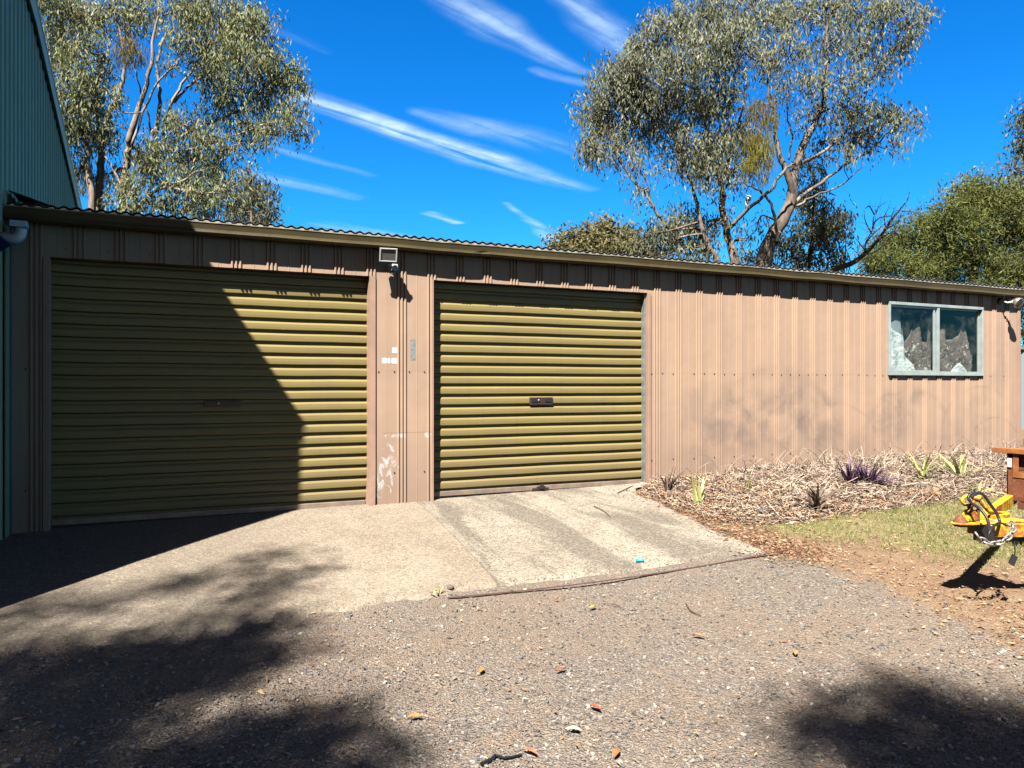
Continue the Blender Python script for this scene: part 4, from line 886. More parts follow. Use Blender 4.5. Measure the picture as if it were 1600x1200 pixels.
mistle('round olive mistletoe clump above the hanging one in right gum', 1192, 176, 24, 26, Z1-1.0, M['mistbrown'], 4)
mistle('brownish mistletoe clump high in the left gum', 203, 78, 22, 30, Z2-.4, M['mistbrown'], 5, .9)
mistle('bright yellow mistletoe clump low beside the green building roof edge', 128, 275, 15, 30, Z2-.3, M['mist'], 6, .8)
mistle('yellow mistletoe clump behind low trunks of left gum', 158, 280, 14, 22, Z2+.2, M['mist'], 7, .8)
# distant and right hand trees
tree('bushy_tree', 'rounded olive-brown tree far beyond the roof left of the tall gum', 'tree', at(930, 620, 45), 45,
 [[(930, 480, .25, 0), (930, 410, .2, 0), (932, 380, .1, 0)]],
 [(870, 388, 20, 12, 1), (898, 376, 26, 18, 1), (925, 372, 26, 22, 1), (950, 364, 26, 18, 1), (975, 374, 26, 20, 1), (910, 392, 40, 16, 1), (960, 395, 40, 16, 1), (1000, 388, 24, 16, 1), (895, 402, 40, 12, 1), (945, 408, 40, 12, 1), (1010, 405, 30, 12, 1)],
 M['olive'], M['barkdark'], dens=5, sig=.28, seed=31, L=.26, Wd=.11, n=26, droop=.2, rnd=1, twigs=False)
tree('twiggy_shrub', 'reddish twiggy shrub low over the roof between gum and green tree', 'shrub', at(1315, 620, 30), 30,
 [[(1315, 480, .1, 0), (1315, 410, .06, 0), (1318, 395, .03, 0)]],
 [(1305, 398, 16, 12, .8), (1325, 405, 18, 12, .8), (1300, 412, 24, 10, 1), (1180, 405, 20, 8, .8)], M['reddry'], M['deadwood'], dens=1.6, sig=.18, seed=33, L=.12, Wd=.03, n=16, droop=.1, rnd=1, twigs=False)
wc = [(1360, 408, 22, 18, 1), (1385, 395, 28, 24, 1), (1410, 380, 28, 30, 1), (1435, 362, 26, 28, 1), (1450, 390, 34, 30, 1), (1400, 412, 40, 18, 1), (1440, 415, 40, 18, 1), (1455, 350, 14, 18, .7), (1425, 345, 10, 12, .5), (1380, 425, 34, 12, 1), (1430, 430, 36, 12, 1), (1400, 355, 8, 14, .4), (1375, 372, 10, 14, .5), (1350, 392, 10, 10, .5)]
tree('wattle_tree', 'fine-leaved yellow-green tree low at the left of the right hand trees', 'tree', at(1420, 620, 26), 26, [[(1420, 500, .1, 0), (1420, 430, .08, 0), (1425, 380, .04, 0)]], wc, M['wattle'], M['barkdark'], dens=3.6, sig=.17, seed=41, L=.17, Wd=.034, n=34, droop=.6, rnd=.9, up=True, twigs=False)
wc = [(1475, 370, 30, 34, 1), (1490, 340, 30, 32, 1), (1515, 320, 32, 32, 1), (1545, 315, 32, 30, 1), (1575, 325, 34, 30, 1), (1605, 330, 30, 34, 1), (1510, 365, 36, 34, 1), (1550, 365, 38, 36, 1), (1590, 375, 36, 38, 1), (1500, 405, 40, 28, 1), (1545, 410, 42, 26, 1), (1590, 420, 38, 26, 1), (1470, 415, 34, 20, 1), (1620, 400, 30, 40, 1), (1605, 470, 26, 34, 1), (1612, 520, 22, 30, 1), (1565, 440, 50, 16, 1), (1640, 360, 30, 40, 1), (1500, 438, 34, 16, 1), (1540, 444, 34, 14, 1), (1465, 436, 30, 14, 1), (1590, 450, 30, 14, 1), (1478, 318, 12, 16, .5), (1530, 288, 12, 14, .4), (1505, 296, 14, 16, .5)]
tree('wattle_tree', 'large fine-leaved green tree above the right end of the shed', 'tree', at(1545, 620, 22), 22, [[(1545, 520, .14, 0), (1545, 440, .12, 0), (1540, 380, .07, 0)], [(1545, 430, .07, 0), (1580, 370, .04, 0)]], wc, M['wattle'], M['barkdark'], dens=2.6, sig=.16, seed=43, L=.16, Wd=.030, n=38, droop=.5, rnd=.9, up=True, twigs=False)
tree('gum_tree', 'grey-green round crowned gum behind the fine-leaved trees at right', 'tree', at(1520, 620, 30), 30, [[(1520, 500, .2, 0), (1520, 400, .16, 0), (1520, 330, .08, 0)]],
 [(1500, 300, 18, 16, 1), (1520, 292, 20, 16, 1), (1535, 305, 20, 18, 1), (1500, 320, 24, 20, 1), (1575, 300, 26, 20, 1), (1600, 295, 26, 24, 1), (1490, 335, 16, 16, 1), (1560, 310, 26, 20, 1)],
 M['gumleafl'], M['barkdark'], dens=1.9, sig=.2, seed=45, L=.18, Wd=.06, n=30, twigs=False)
tree('gum_tree', 'dark gum tree cut off by the right edge of the photo', 'tree', at(1640, 620, 28), 28, [[(1640, 500, .2, 0), (1635, 380, .16, 0), (1615, 300, .1, 0), (1612, 240, .07, 0)], [(1612, 250, .05, 0), (1600, 200, .03, 0)]],
 [(1592, 190, 14, 14, 1), (1604, 178, 16, 18, 1), (1590, 225, 18, 16, 1), (1610, 220, 20, 24, 1), (1582, 262, 16, 12, 1), (1604, 265, 22, 14, 1), (1640, 200, 30, 40, 1), (1640, 260, 34, 34, 1), (1650, 140, 30, 30, 1)],
 M['gumdark'], M['barkdark'], dens=1.7, sig=.18, seed=47, L=.18, Wd=.06, n=28)
# bare dead tree
dt = thing('dead_tree', 'bare dead branches leaning right between the gum and the green tree', 'dead tree', at(1300, 640, 19)); r = np.random.default_rng(5)
main = [(1285, 470, .10), (1300, 425, .08), (1330, 412, .065), (1352, 396, .055), (1372, 375, .04), (1392, 345, .03), (1408, 325, .018), (1418, 312, .012), (1421, 298, .006)]
m = MB(); m.tube(curve([at(a, b, 19) for a, b, _ in main], 4), list(np.interp(np.linspace(0, 1, 33), np.linspace(0, 1, 9), [q[2] for q in main])), 7); m.build('trunk', M['deadwood'], dt, True)
for br in [[(1352, 394), (1353, 378), (1364, 358), (1370, 330), (1373, 322)], [(1353, 380), (1362, 368), (1380, 352), (1388, 345)], [(1364, 358), (1365, 340), (1372, 325), (1385, 315)], [(1366, 335), (1358, 322), (1352, 326)],
           [(1392, 350), (1394, 335), (1400, 322)], [(1372, 375), (1395, 362), (1410, 360)], [(1408, 330), (1415, 330), (1425, 331)], [(1352, 392), (1343, 380), (1336, 372)], [(1330, 412), (1325, 398), (1320, 385)], [(1364, 350), (1375, 340), (1390, 338), (1398, 332)], [(1384, 358), (1382, 340), (1388, 325)], [(1320, 418), (1321, 380), (1320, 350)],
           [(1362, 365), (1352, 345), (1350, 328)], [(1380, 360), (1400, 350), (1405, 340)], [(1350, 398), (1370, 392), (1400, 362)]]:
    P_ = curve([at(a, b, 19+r.normal(0, .15)) for a, b in br], 4); m = MB(); m.tube(P_, list(np.linspace(.018, .004, len(P_))), 5)
    for k in range(3):
        a = P_[r.integers(2, len(P_))]; d_ = r.normal(0, .14, 3)+np.array([.05, 0, .15]); m.tube([a, a+d_*.5+r.normal(0, .02, 3), a+d_*1.3], [.005, .004, .002], 4)
    m.build('branch', M['deadwood'], dt)

# the tree behind the camera that throws the dappled shade
sh = []; r = np.random.default_rng(77)
def shade(px, py, rad, de, h=13.0):
    g = G(px, py); k = (h-g[2])/(-SUN[2]); return g-SUN*k*1.0, rad, de
TG = [(20, 1040, .30, 1), (110, 1030, .30, .9), (200, 1020, .28, 1), (290, 1010, .28, 1), (370, 995, .24, 1), (410, 975, .16, .8), (250, 1055, .26, 1), (340, 1050, .26, 1), (390, 1035, .18, .7), (60, 1085, .24, .8), (150, 1080, .26, 1),
      (130, 1125, .20, .9), (190, 1118, .16, .8), (0, 1115, .2, .7), (470, 1005, .12, .5), (60, 955, .2, .5), (150, 945, .2, .35), (240, 925, .2, .3), (330, 905, .18, .35), (400, 885, .14, .4), (445, 870, .13, .5), (430, 920, .18, .6), (370, 950, .14, .4), (475, 900, .12, .3), (-60, 990, .25, .7),
      (110, 1190, .22, 1), (170, 1200, .18, .7), (270, 1175, .22, 1), (350, 1180, .24, 1), (430, 1165, .22, 1), (500, 1175, .2, .9), (540, 1200, .22, 1), (470, 1110, .16, .6), (540, 1125, .14, .6), (420, 1125, .12, .5), (-60, 1150, .3, .9), (-150, 1080, .4, 1), (600, 1195, .12, .4), (330, 1220, .3, 1),
      (1270, 1105, .12, .6), (1320, 1115, .12, .8), (1340, 1150, .12, .7), (1395, 1072, .10, .9), (1430, 1090, .10, .8), (1455, 1105, .11, .8), (1510, 1120, .11, .8), (1390, 1155, .15, .9), (1470, 1170, .18, .9), (1560, 1160, .16, .9), (1600, 1140, .1, .8), (1520, 1200, .25, 1), (1420, 1205, .2, 1), (1620, 1190, .3, 1), (1330, 1180, .1, .4), (1250, 1135, .1, .4), (1700, 1180, .4, 1), (1650, 1240, .5, 1)]
st = thing('gum_tree', 'tall gum behind the viewer whose crown throws the dappled shade on the gravel', 'tree', (-6.2, -13.0, 0))
m = MB(); m.tube(curve([(-6.2, -13, -.2), (-6.1, -12.8, 4), (-5.9, -12.1, 7), (-5.6, -11.4, 9)], 5), list(np.linspace(.32, .12, 16)), 10); m.build('trunk', M['bark'], st, True)
Vs = []; m = MB(); top = np.array([-5.65, -11.5, 8.2])
for i, t in enumerate(TG):
    h = 11+r.uniform(-1, 1); c, rad, de = shade(t[0], t[1], t[2], t[3], h); C = cluster_pts(c, np.array([rad, rad, rad*.9]), int(16*de*(rad/.25)**1.6)+3, 500+i, .1)
    Vs.append(leaf_arrays(C, 22, .10, .13, .03, 1.0, .8, 600+i))
    m.tube(curve([top+r.normal(0, .2, 3), (top+c)/2+np.array([0, 0, -.4]), c], 4), list(np.linspace(.035, .008, 9)), 5, False)
m.build('branch', M['bark'], st, True); leaves_obj('crown', Vs, M['gumleaf'], st)

# ------------------------------------------------------------------ fence behind the right end
fe = thing('steel_fence', 'grey-blue sheet steel fence glimpsed past the right end of the shed', 'fence', (14, 6, .4))
m = MB(); yy_ = 4.0
for i in range(150): m.add([(11.9+i*.12, yy_, .35), (11.96+i*.12, yy_-.03, .35), (11.96+i*.12, yy_-.03, 2.25), (11.9+i*.12, yy_, 2.25), (12.02+i*.12, yy_, .35), (12.02+i*.12, yy_, 2.25)], [(0, 1, 2, 3), (1, 4, 5, 2)])
m.build('panel', mat('grey_blue_steel', (.22, .27, .30), .5), fe)
MB().box(11.88, 30, yy_-.06, yy_-.032, 2.22, 2.29).build('rail', M['galv'], fe)

# ------------------------------------------------------------------ trailer
CP = np.array([4.82, -3.94, .655]); ZG = float(gh(CP[0], CP[1]))
tl = thing('trailer', 'rusting yellow drawbar and tray of a box trailer cut off by the right edge', 'trailer', (CP[0], CP[1], ZG))
yc, zb = CP[1], CP[2]-.045
def dbeam(a, b): m = MB(); m.beam(a, b, .05, .075); return m.build('drawbar', M['yellow'], tl, bevel=.004)
dbeam((CP[0]+.20, yc-.045, zb-.01), (CP[0]+1.62, yc-.70, zb-.01)); dbeam((CP[0]+.20, yc+.045, zb-.01), (CP[0]+1.62, yc+.70, zb-.01))
m = MB()                                                       # coupling base plate, pointed to the front
m.prism([(CP[0]-.01, yc-.03), (CP[0]+.06, yc-.06), (CP[0]+.45, yc-.13), (CP[0]+.45, yc+.13), (CP[0]+.06, yc+.06), (CP[0]-.01, yc+.03)], zb+.028, zb+.038, ax=2); m.build('coupling_plate', M['yellow'], tl, bevel=.003)
m = MB(); m.lathe((CP[0]+.035, yc, zb+.0), (0, 0, 1), [(.016, .034), (.026, .040), (.048, .038), (.055, .028), (.066, .026), (.070, .015), (.080, .013), (.082, .0)], 18); m.build('ball_cup', M['rust'], tl, True)
m = MB(); m.prism([(CP[0]+.065, zb+.038), (CP[0]+.155, zb+.038), (CP[0]+.147, zb+.085), (CP[0]+.125, zb+.105), (CP[0]+.095, zb+.102), (CP[0]+.078, zb+.08)], yc-.026, yc+.026, ax=1); cb = m.build('coupling_body', M['yellow'], tl, bevel=.008)
m = MB(); m.lathe((CP[0]+.118, yc, zb+.098), (0, 0, 1), [(0, .014), (.022, .014), (.026, .02), (.036, .018), (.04, 0)], 12); m.tube([(CP[0]+.13, yc, zb+.05), (CP[0]+.175, yc-.01, zb+.07), (CP[0]+.17, yc-.01, zb+.105)], .010, 8); m.build('pivot_bolt', M['rust'], tl, True)
m = MB(); hc2 = np.array([CP[0]+.10, yc, zb+.158])
pts_ = [hc2+np.array([.052*math.cos(t)-.0, 0, .026*math.sin(t)]) for t in np.linspace(.5, 2*PI-.3, 18)]
m.tube(pts_, .009, 8); m.tube([hc2+np.array([.04, 0, .014]), hc2+np.array([.08, 0, .0]), hc2+np.array([.11, 0, .012])], [.010, .015, .012], 8)
m.tube([hc2+np.array([.09, 0, .006]), (CP[0]+.28, yc+.005, zb+.085), (CP[0]+.33, yc+.01, zb+.07)], [.013, .010, .009], 8); m.build('coupling_lever', M['yellow'], tl, True)
m = MB(); m.tube([(CP[0]+.30, yc+.01, zb+.11), (CP[0]+.30, yc+.01, zb+.075), (CP[0]+.48, yc+.02, zb+.055)], .01, 8); m.box(CP[0]+.31, CP[0]+.45, yc-.015, yc+.025, zb+.038, zb+.058); m.build('brake_rod', M['yellow'], tl, bevel=.003)
m = MB(); m.box(CP[0]+.150, CP[0]+.158, yc-.032, yc+.032, zb+.038, zb+.10); m.build('bracket', M['rust'], tl, bevel=.002)
m = MB(); m.box(CP[0]+.14, CP[0]+.27, yc-.08, yc-.0, zb-.07, zb+.027); m.build('tow_socket', M['dark'], tl, bevel=.004)
def hang(pts_, rad, nm, mt): m = MB(); m.tube(curve(pts_, 8), rad, 8); return m.build(nm, mt, tl, True)
def tp(px, py, d): return at(px, py, d)
DZ = 4.26
hang([tp(1546, 835, DZ-.06), tp(1543, 812, DZ-.04), tp(1532, 796, DZ), tp(1518, 786, DZ+.02), tp(1513, 777, DZ+.03), tp(1520, 770, DZ+.04), tp(1528, 771, DZ+.04)], .0085, 'brake_cable', M['rubber'])
hang([tp(1518, 777, DZ), tp(1526, 771, DZ+.02), tp(1536, 773, DZ+.05), tp(1548, 789, DZ+.08), tp(1557, 802, DZ+.08), tp(1562, 815, DZ+.06), tp(1560, 818, DZ+.02)], .009, 'brake_cable', M['rubber'])
hang([tp(1573, 821, DZ), tp(1562, 817, DZ-.02), tp(1552, 822, DZ-.06), tp(1546, 832, DZ-.09), tp(1543, 844, DZ-.09)], .006, 'brake_cable', M['rubber'])
ch = curve([tp(1526, 834, DZ-.12), tp(1533, 843, DZ-.12), tp(1548, 849, DZ-.12), tp(1562, 848, DZ-.12), tp(1575, 840, DZ-.1), tp(1582, 830, DZ-.08), tp(1582, 822, DZ-.04), tp(1578, 816, DZ)], 8)
ch = np.array(ch); dl = np.concatenate([[0], np.cumsum(np.linalg.norm(np.diff(ch, axis=0), axis=1))]); m = MB(); sN = int(dl[-1]/.030)
for i in range(sN):
    t = (i+.5)/sN*dl[-1]; p = np.array([np.interp(t, dl, ch[:, k]) for k in range(3)]); p2 = np.array([np.interp(t+.01, dl, ch[:, k]) for k in range(3)]); tn = p2-p
    if np.linalg.norm(tn) < 1e-6: continue
    sd_ = np.cross(tn, FW); sd_ = sd_/np.linalg.norm(sd_); s2 = np.cross(tn/np.linalg.norm(tn), sd_)
    m.torus(p, tn, sd_*(.8 if i % 2 else .35)+s2*(.5 if i % 2 else -.9), .026, .015, .0055, 12, 6)
m.build('safety_chain', M['chain'], tl, True)
m = MB(); m.torus(tp(1553, 818, DZ), (1, 0, .3), (0, 1, .4), .03, .02, .004); m.build('ring', M['chain'], tl, True)
m = MB(); m.tube([tp(1585, 845, DZ-.05), tp(1586, 862, DZ-.06), tp(1585, 868, DZ-.06)], .004, 6); a, b = tp(1586, 868, DZ-.06), tp(1580, 882, DZ-.07); m.beam(a, b, .032, .010, up=tuple(FW)); m.build('hanging_tag', M['dark'], tl)
# tray with folded rim, head board recess and two wheels
tx0, tx1, ty0, ty1, tz0, tz1 = 6.27, 8.6, yc-.64, -3.30, .60, .935
m = MB(); t_ = .012
m.box(tx0, tx0+t_, ty0, ty1, tz0, tz1-.12); m.box(tx0+.03, tx0+.042, ty0, ty1, tz1-.12, tz1-.001)
m.box(tx0, tx1, ty0, ty0+t_, tz0, tz1); m.box(tx0, tx1, ty1-t_, ty1, tz0, tz1); m.box(tx1-t_, tx1, ty0+t_, ty1-t_, tz0, tz1); m.box(tx0+t_, tx1-t_, ty0+t_, ty1-t_, tz0+.02, tz0+.035)
m.box(tx0-.0, tx0+.03, ty1-.07, ty1-t_, tz1-.12, tz1-.03)
m.build('tray', M['rust'], tl, bevel=.003)
m = MB(); m.box(tx0-.02, tx0+.05, ty0, ty1+.10, tz1, tz1+.035); m.box(tx0-.005, tx0-.001, ty0+.1, ty1-.085, tz1-.17, tz1-.13); m.box(tx0-.005, tx0-.001, ty1-.085, ty1-.045, tz1-.17, tz1-.005); m.box(tx0+.05, tx1, ty0-.02, ty0+.02, tz1, tz1+.03); m.box(tx0+.05, tx1, ty1-.02, ty1+.02, tz1, tz1+.03); m.build('rim', M['rustorange'], tl, bevel=.006)
MB().box(tx0-.008, tx0-.002, ty1-.038, ty1-.008, tz1-.10, tz1-.035).build('reflector', M['reflector'], tl, bevel=.002)
for sy in (ty0-.16, ty1+.16):
    hb = bpy.data.objects.new('wheel', None); hb.location = Vector((7.7, sy, .47))-Vector(wloc(tl)); link(hb, tl)
    m = MB(); m.lathe((7.7, sy-.08, .47), (0, 1, 0), [(0, .17), (.01, .24), (.03, .285), (.08, .29), (.13, .285), (.15, .24), (.16, .17)], 32); m.build('tyre', M['rubber'], hb, True)
    m = MB(); m.lathe((7.7, sy-.06, .47), (0, 1, 0), [(0, .0), (.0, .05), (.03, .1), (.02, .165), (.12, .17), (.13, .0)], 24); m.build('rim', M['chain'], hb, True)
m = MB(); m.beam((7.7, ty0-.15, .47), (7.7, ty1+.15, .47), .05, .05); m.beam((tx0, ty0+.1, .57), (tx1, ty0+.1, .57), .05, .05); m.beam((tx0, ty1-.1, .57), (tx1, ty1-.1, .57), .05, .05); m.beam((7.5, ty0-.02, .52), (7.9, ty0-.02, .52), .05, .06); m.build('chassis', M['rust'], tl)
m = MB(); m.tube([(tx0+.35, ty0+.1, .55), (tx0+.35, ty0+.1, .25)], .02, 10); m.box(tx0+.30, tx0+.40, ty0+.05, ty0+.15, float(gh(tx0+.35, ty0))-.005, .25); m.build('prop_stand', M['rust'], tl)
# blue tarp lying in the tray
X, Y = np.meshgrid(np.linspace(tx0+.08, tx0+1.4, 50), np.linspace(ty0+.05, ty1-.03, 40)); Zt = tz1+.0+(fbm(X*4, Y*4, 3)-.42)*.16-.02
V_ = np.stack([X.ravel(), Y.ravel(), Zt.ravel()], 1); ii, jj = np.meshgrid(np.arange(49), np.arange(39)); q = (jj*50+ii).ravel()
o = arr_mesh('tarpaulin', V_, np.stack([q, q+1, q+51, q+50], 1), M['tarp'], smooth=True); tag(o, 'crumpled light blue tarpaulin lying in the trailer tray', 'tarpaulin'); sm2 = o.modifiers.new('s', 'SOLIDIFY'); sm2.thickness = .004

# ------------------------------------------------------------------ garden bed
bo = [G(*p) for p in [(1000, 771), (1050, 795), (1100, 812), (1180, 822), (1250, 820), (1330, 806), (1420, 794), (1500, 784), (1580, 776), (1700, 770)]]
bedpoly = [(5.48, -.01)]+[tuple(p[:2]) for p in bo]+[(12.5, -.5), (12.5, -.01)]
def bed_h(x, y):
    ins = inpoly(x, y, bedpoly); d = np.full(x.shape, 1e9)
    for a, b in zip(bo[:-1], bo[1:]): d = np.minimum(d, segdist(x, y, a, b))
    ins0 = ins; d = np.where(ins, d+(fbm(x*4+5, y*4, 31)-.47)*.25*np.clip(d/.2, 0, 1), 0); grow = np.clip((x-4.7)/2.4, .12, 1)
    return np.where(ins, (sstep(d/.7)*.10*grow+(fbm(x*3.5, y*3.5, 6)-.47)*.09*sstep(d/.3)*grow)-.012+.02*sstep(d/.08), -.05), d, ins
X, Y = np.meshgrid(np.arange(4.7, 12.5, .035), np.arange(-2.2, 0, .035)); H, d_, ins = bed_h(X, Y)
H = H+(fbm(X*16, Y*16, 8)-.47)*.03*sstep(d_/.15); Zb = gh(X, Y)+H; ny2, nx2 = X.shape; ii, jj = np.meshgrid(np.arange(nx2-1), np.arange(ny2-1)); q = (jj*nx2+ii).ravel(); k = ins.ravel()
F_ = np.stack([q, q+1, q+nx2+1, q+nx2], 1); F_ = F_[k[F_].any(1)]; V_ = np.stack([X.ravel(), Y.ravel(), Zb.ravel()], 1); u, inv = np.unique(F_, return_inverse=True)
def f_mulch(n, b, P, geo):
    a = n.noise(n.scale(P, (60, 25, 30)), 1, 5, .7); c2 = n.noise(P, 5, 5, .6)
    c = n.ramp(a, [(.3, (.10, .065, .05)), (.48, (.24, .165, .125)), (.62, (.42, .31, .24)), (.75, (.55, .45, .36))])
    c = n.mix(n.m('MULTIPLY', n.sm(c2, .45, .65), .5), c, (.26, .13, .08)); n.l.new(c, b.inputs['Base Color']); bump(n, b, a, .03, 1)
M['mulch'] = mat('dry_mulch', rough=.95, spec=.1, build=f_mulch)
tag(arr_mesh('mulch_mound', V_[u], inv.reshape(F_.shape), M['mulch'], smooth=True), 'heap of dry stems and mulch along the foot of the long wall', 'mulch', kind='stuff')
def in_bed(N, seed, pw=1):
    r = np.random.default_rng(seed); x = r.uniform(4.7, 12.3, N*3); y = r.uniform(-2.2, 0, N*3); h, d, i = bed_h(x, y); x, y, h, d = x[i][:N], y[i][:N], h[i][:N], d[i][:N]
    return np.stack([x, y, gh(x, y)+h], 1), d
def strips(P_, L, Wd, lift, seed, curl=.15, zmean=.0):
    """flat-lying ribbons: two quads would do; one long quad each, bent by three points"""
    r = np.random.default_rng(seed); N = len(P_); a = r.uniform(0, 2*PI, N); l = L*r.uniform(.4, 1.5, N)
    d = np.stack([np.cos(a), np.sin(a), r.normal(zmean, lift, N)], 1); d /= np.linalg.norm(d, axis=1)[:, None]
    s_ = np.stack([-np.sin(a), np.cos(a), r.normal(0, .5, N)], 1); s_ /= np.linalg.norm(s_, axis=1)[:, None]
    w_ = (Wd*r.uniform(.6, 1.5, N))[:, None]; P0 = P_-d*l[:, None]*.3; P2 = P_+d*l[:, None]*.7
    off = r.normal(0, curl, (N, 3))*l[:, None]; off[:, 2] = np.abs(off[:, 2])*.5
    return np.stack([P0-s_*w_*.5, P0+s_*w_*.5, P2+off+s_*w_*.4, P2+off-s_*w_*.4], 1).reshape(-1, 3)
P_, d = in_bed(24000, 3); P_[:, 2] += np.abs(rng.normal(0, .012, len(P_))); P_ = P_[(fbm(P_[:, 0]*2, P_[:, 1]*2, 41) > .30)]
V1_ = strips(P_, .11, .0055, .2, 4)
P_, d = in_bed(4200, 5); V2_ = strips(P_, .22, .005, .3, 6, zmean=.15)
leafP, d = in_bed(3500, 7); leafP[:, 2] += .008; V3_ = strips(leafP, .06, .016, .3, 8)
r = np.random.default_rng(77)
P_, d = in_bed(26000, 9); k = ((d < .35) & (r.random(len(d)) < .6)) | ((P_[:, 0] < 6.2) & (r.random(len(d)) < .6)) | (r.random(len(d)) < .12); P_ = P_[k]; P_[:, 2] += .012+np.abs(r.normal(0, .01, len(P_)))
tag(leaves_obj('bark_litter', [strips(P_, .038, .009, .3, 12)], M['litterred']), 'reddish brown dead leaves along the front of the mulch heap', 'leaf litter', kind='stuff')
tag(leaves_obj('dry_stems', [V1_, V2_, V3_], M['straw']), 'tangle of dry pale stems and leaves lying on the mulch', 'dry stems', kind='stuff')
# longer arching straws
m = MB(); r = np.random.default_rng(9)
for i in range(150):
    x = r.uniform(6.2, 11.6); x = r.normal(7.6, .8) if i < 80 else x; y = r.uniform(-.75, -.15); h, _, ok = bed_h(np.array([x]), np.array([y]))
    if not ok[0]: continue
    p = np.array([x, y, float(gh(x, y))+float(h[0])]); L = r.uniform(.15, .5); a = r.uniform(0, 2*PI); e_ = p+np.array([math.cos(a)*L*.7, math.sin(a)*L*.25, L*r.uniform(.2, .6)])
    e2 = e_+np.array([math.cos(a)*L*.4, 0, -L*r.uniform(0, .35)]); m.tube(curve([p, (p+e_)/2+np.array([0, 0, L*.12]), e_, e2], 4), list(np.linspace(.0035, .0012, 13)), 4, False)
for pts_ in [[(1258, 745), (1252, 715), (1258, 690)], [(1258, 690), (1268, 715), (1290, 742)], [(1200, 745), (1215, 725), (1235, 715), (1275, 728)], [(1175, 735), (1195, 725), (1210, 715)], [(1130, 752), (1180, 735), (1205, 716)]]:
    z = 9.6; P2 = [at(a, b, z) for a, b in pts_]; m.tube(curve(P2, 5), list(np.linspace(.004, .0015, len(pts_)*5-4)), 5, False)
tag(m.build('straw_stalks', M['straw']), 'long arching dead straw stalks sticking up from the mulch', 'dry stalks', kind='stuff')
# tufts
def tuft(name, label, px, py, n, L, Wd, mt, seed, spread=.4, cat='plant'):
    py += 10 if py < 900 else 0
    g = G(px, py); 
    for _ in range(20):
        h, _, _ok = bed_h(np.array([g[0]]), np.array([g[1]])); zz = float(gh(g[0], g[1]))+max(0, float(h[0]))
        t = (CAM[2]-zz)/((py-602)/1200); g = at(px, py, t)
    L *= 1.3; Wd *= 1.6; g[2] = zz+.01; root = thing(name, label, cat, g); r = np.random.default_rng(seed); V_ = []; F_ = []
    for i in range(n):
        a = r.uniform(0, 2*PI); l = L*r.uniform(.6, 1.2); o_ = np.array([math.cos(a), math.sin(a), 0]); s_ = np.array([-math.sin(a), math.cos(a), .2]); b0 = len(V_); sp_ = spread*r.uniform(.3, 1.4)
        p0 = g+r.normal(0, .02, 3)*np.array([1, 1, 0])
        for j in range(5):
            t = j/4; p = p0+o_*l*sp_*t**1.4+np.array([0, 0, l*(t-sp_*.45*t*t)]); w_ = Wd*(1-.85*t)*(.6+t if t < .4 else 1); V_ += [p-s_*w_/2, p+s_*w_/2]
        for j in range(4): F_.append([b0+2*j, b0+2*j+1, b0+2*j+3, b0+2*j+2])
    arr_mesh('foliage', np.array(V_), np.array(F_), mt, root); m = MB(); m.lathe(g-np.array([0, 0, .02]), (0, 0, 1), [(0, .02), (.04, .012), (.045, 0)], 8); m.build('stem', M['straw'], root); return root
tuft('strappy_plant', 'bright yellow-green spiky leaf tuft at the left end of the mulch', 1092, 780, 7, .22, .03, M['lime'], 1, .35)
tuft('strappy_plant', 'lime tuft with arching leaves just left of the rusty trailer tray', 1500, 748, 22, .34, .03, M['lime'], 2, .8)
tuft('strappy_plant', 'pale green tuft against the wall right of the purple plant', 1442, 740, 12, .28, .025, M['lime'], 3, .6)
tuft('strappy_plant', 'small pale green sprig low in front of the arching lime tuft', 1525, 765, 16, .14, .02, M['lime'], 4, .9)
tuft('strappy_plant', 'small lime sprig among dry straw in the middle of the bed', 1168, 758, 7, .16, .015, M['lime'], 5, .6)
tuft('dead_plant', 'dark withered spiky plant at the foot of wall near the roller door', 1043, 760, 16, .2, .022, M['deadplant'], 6, .6)
tuft('dead_plant', 'dark grey withered clump in front of the straw mid bed', 1275, 790, 26, .2, .025, M['deadplant'], 7, .7)
tuft('purple_plant', 'larger purple-leaved plant against the wall', 1355, 764, 110, .25, .028, M['purple'], 8, .7)
tuft('purple_plant', 'smaller purple-leaved plant just left of the larger one', 1328, 756, 40, .24, .024, M['purple'], 9, .5)
m = MB(); r = np.random.default_rng(31)
for k in range(70):
    a = at(r.uniform(1520, 1575), r.uniform(735, 755), r.uniform(8.6, 9.4)); e_ = a+np.array([r.normal(.1, .2), r.normal(0, .08), r.uniform(.1, .38)]); m.tube(curve([a, (a+e_)/2+r.normal(0, .03, 3), e_], 3), [.004, .0037, .0033, .003, .0025, .002, .0015], 4, False)
tag(m.build('dry_shrub', M['deadwood']), 'grey twiggy dead shrub by the right end of the long wall', 'shrub')
def rock(px, py, s_, label, mt=M['rock'], seed=1, lift=0.):
    g = G(px, py); r = np.random.default_rng(seed); m = MB(); n1, n2 = 10, 14; h, _, _o = bed_h(np.array([g[0]]), np.array([g[1]])); g[2] += max(0, float(h[0]))+lift
    for i in range(n1+1):
        for j in range(n2):
            t, p = PI*i/n1, 2*PI*j/n2; q = np.array([math.sin(t)*math.cos(p), math.sin(t)*math.sin(p), math.cos(t)*.65]); q *= 1+.22*(fbm(np.array(q[0]*2+seed), np.array(q[1]*2+q[2]*2), seed)-.47)*2; m.v.append(tuple(g+q*s_))
    for i in range(n1):
        for j in range(n2): m.f.append((i*n2+j, (i+1)*n2+j, (i+1)*n2+(j+1) % n2, i*n2+(j+1) % n2)); m.mi.append(0)
    return tag(m.build('rock', mt, None, True), label, 'rock')
rock(1456, 776, .085, 'brown rounded rock half buried in the mulch left of trailer coupling', seed=2)
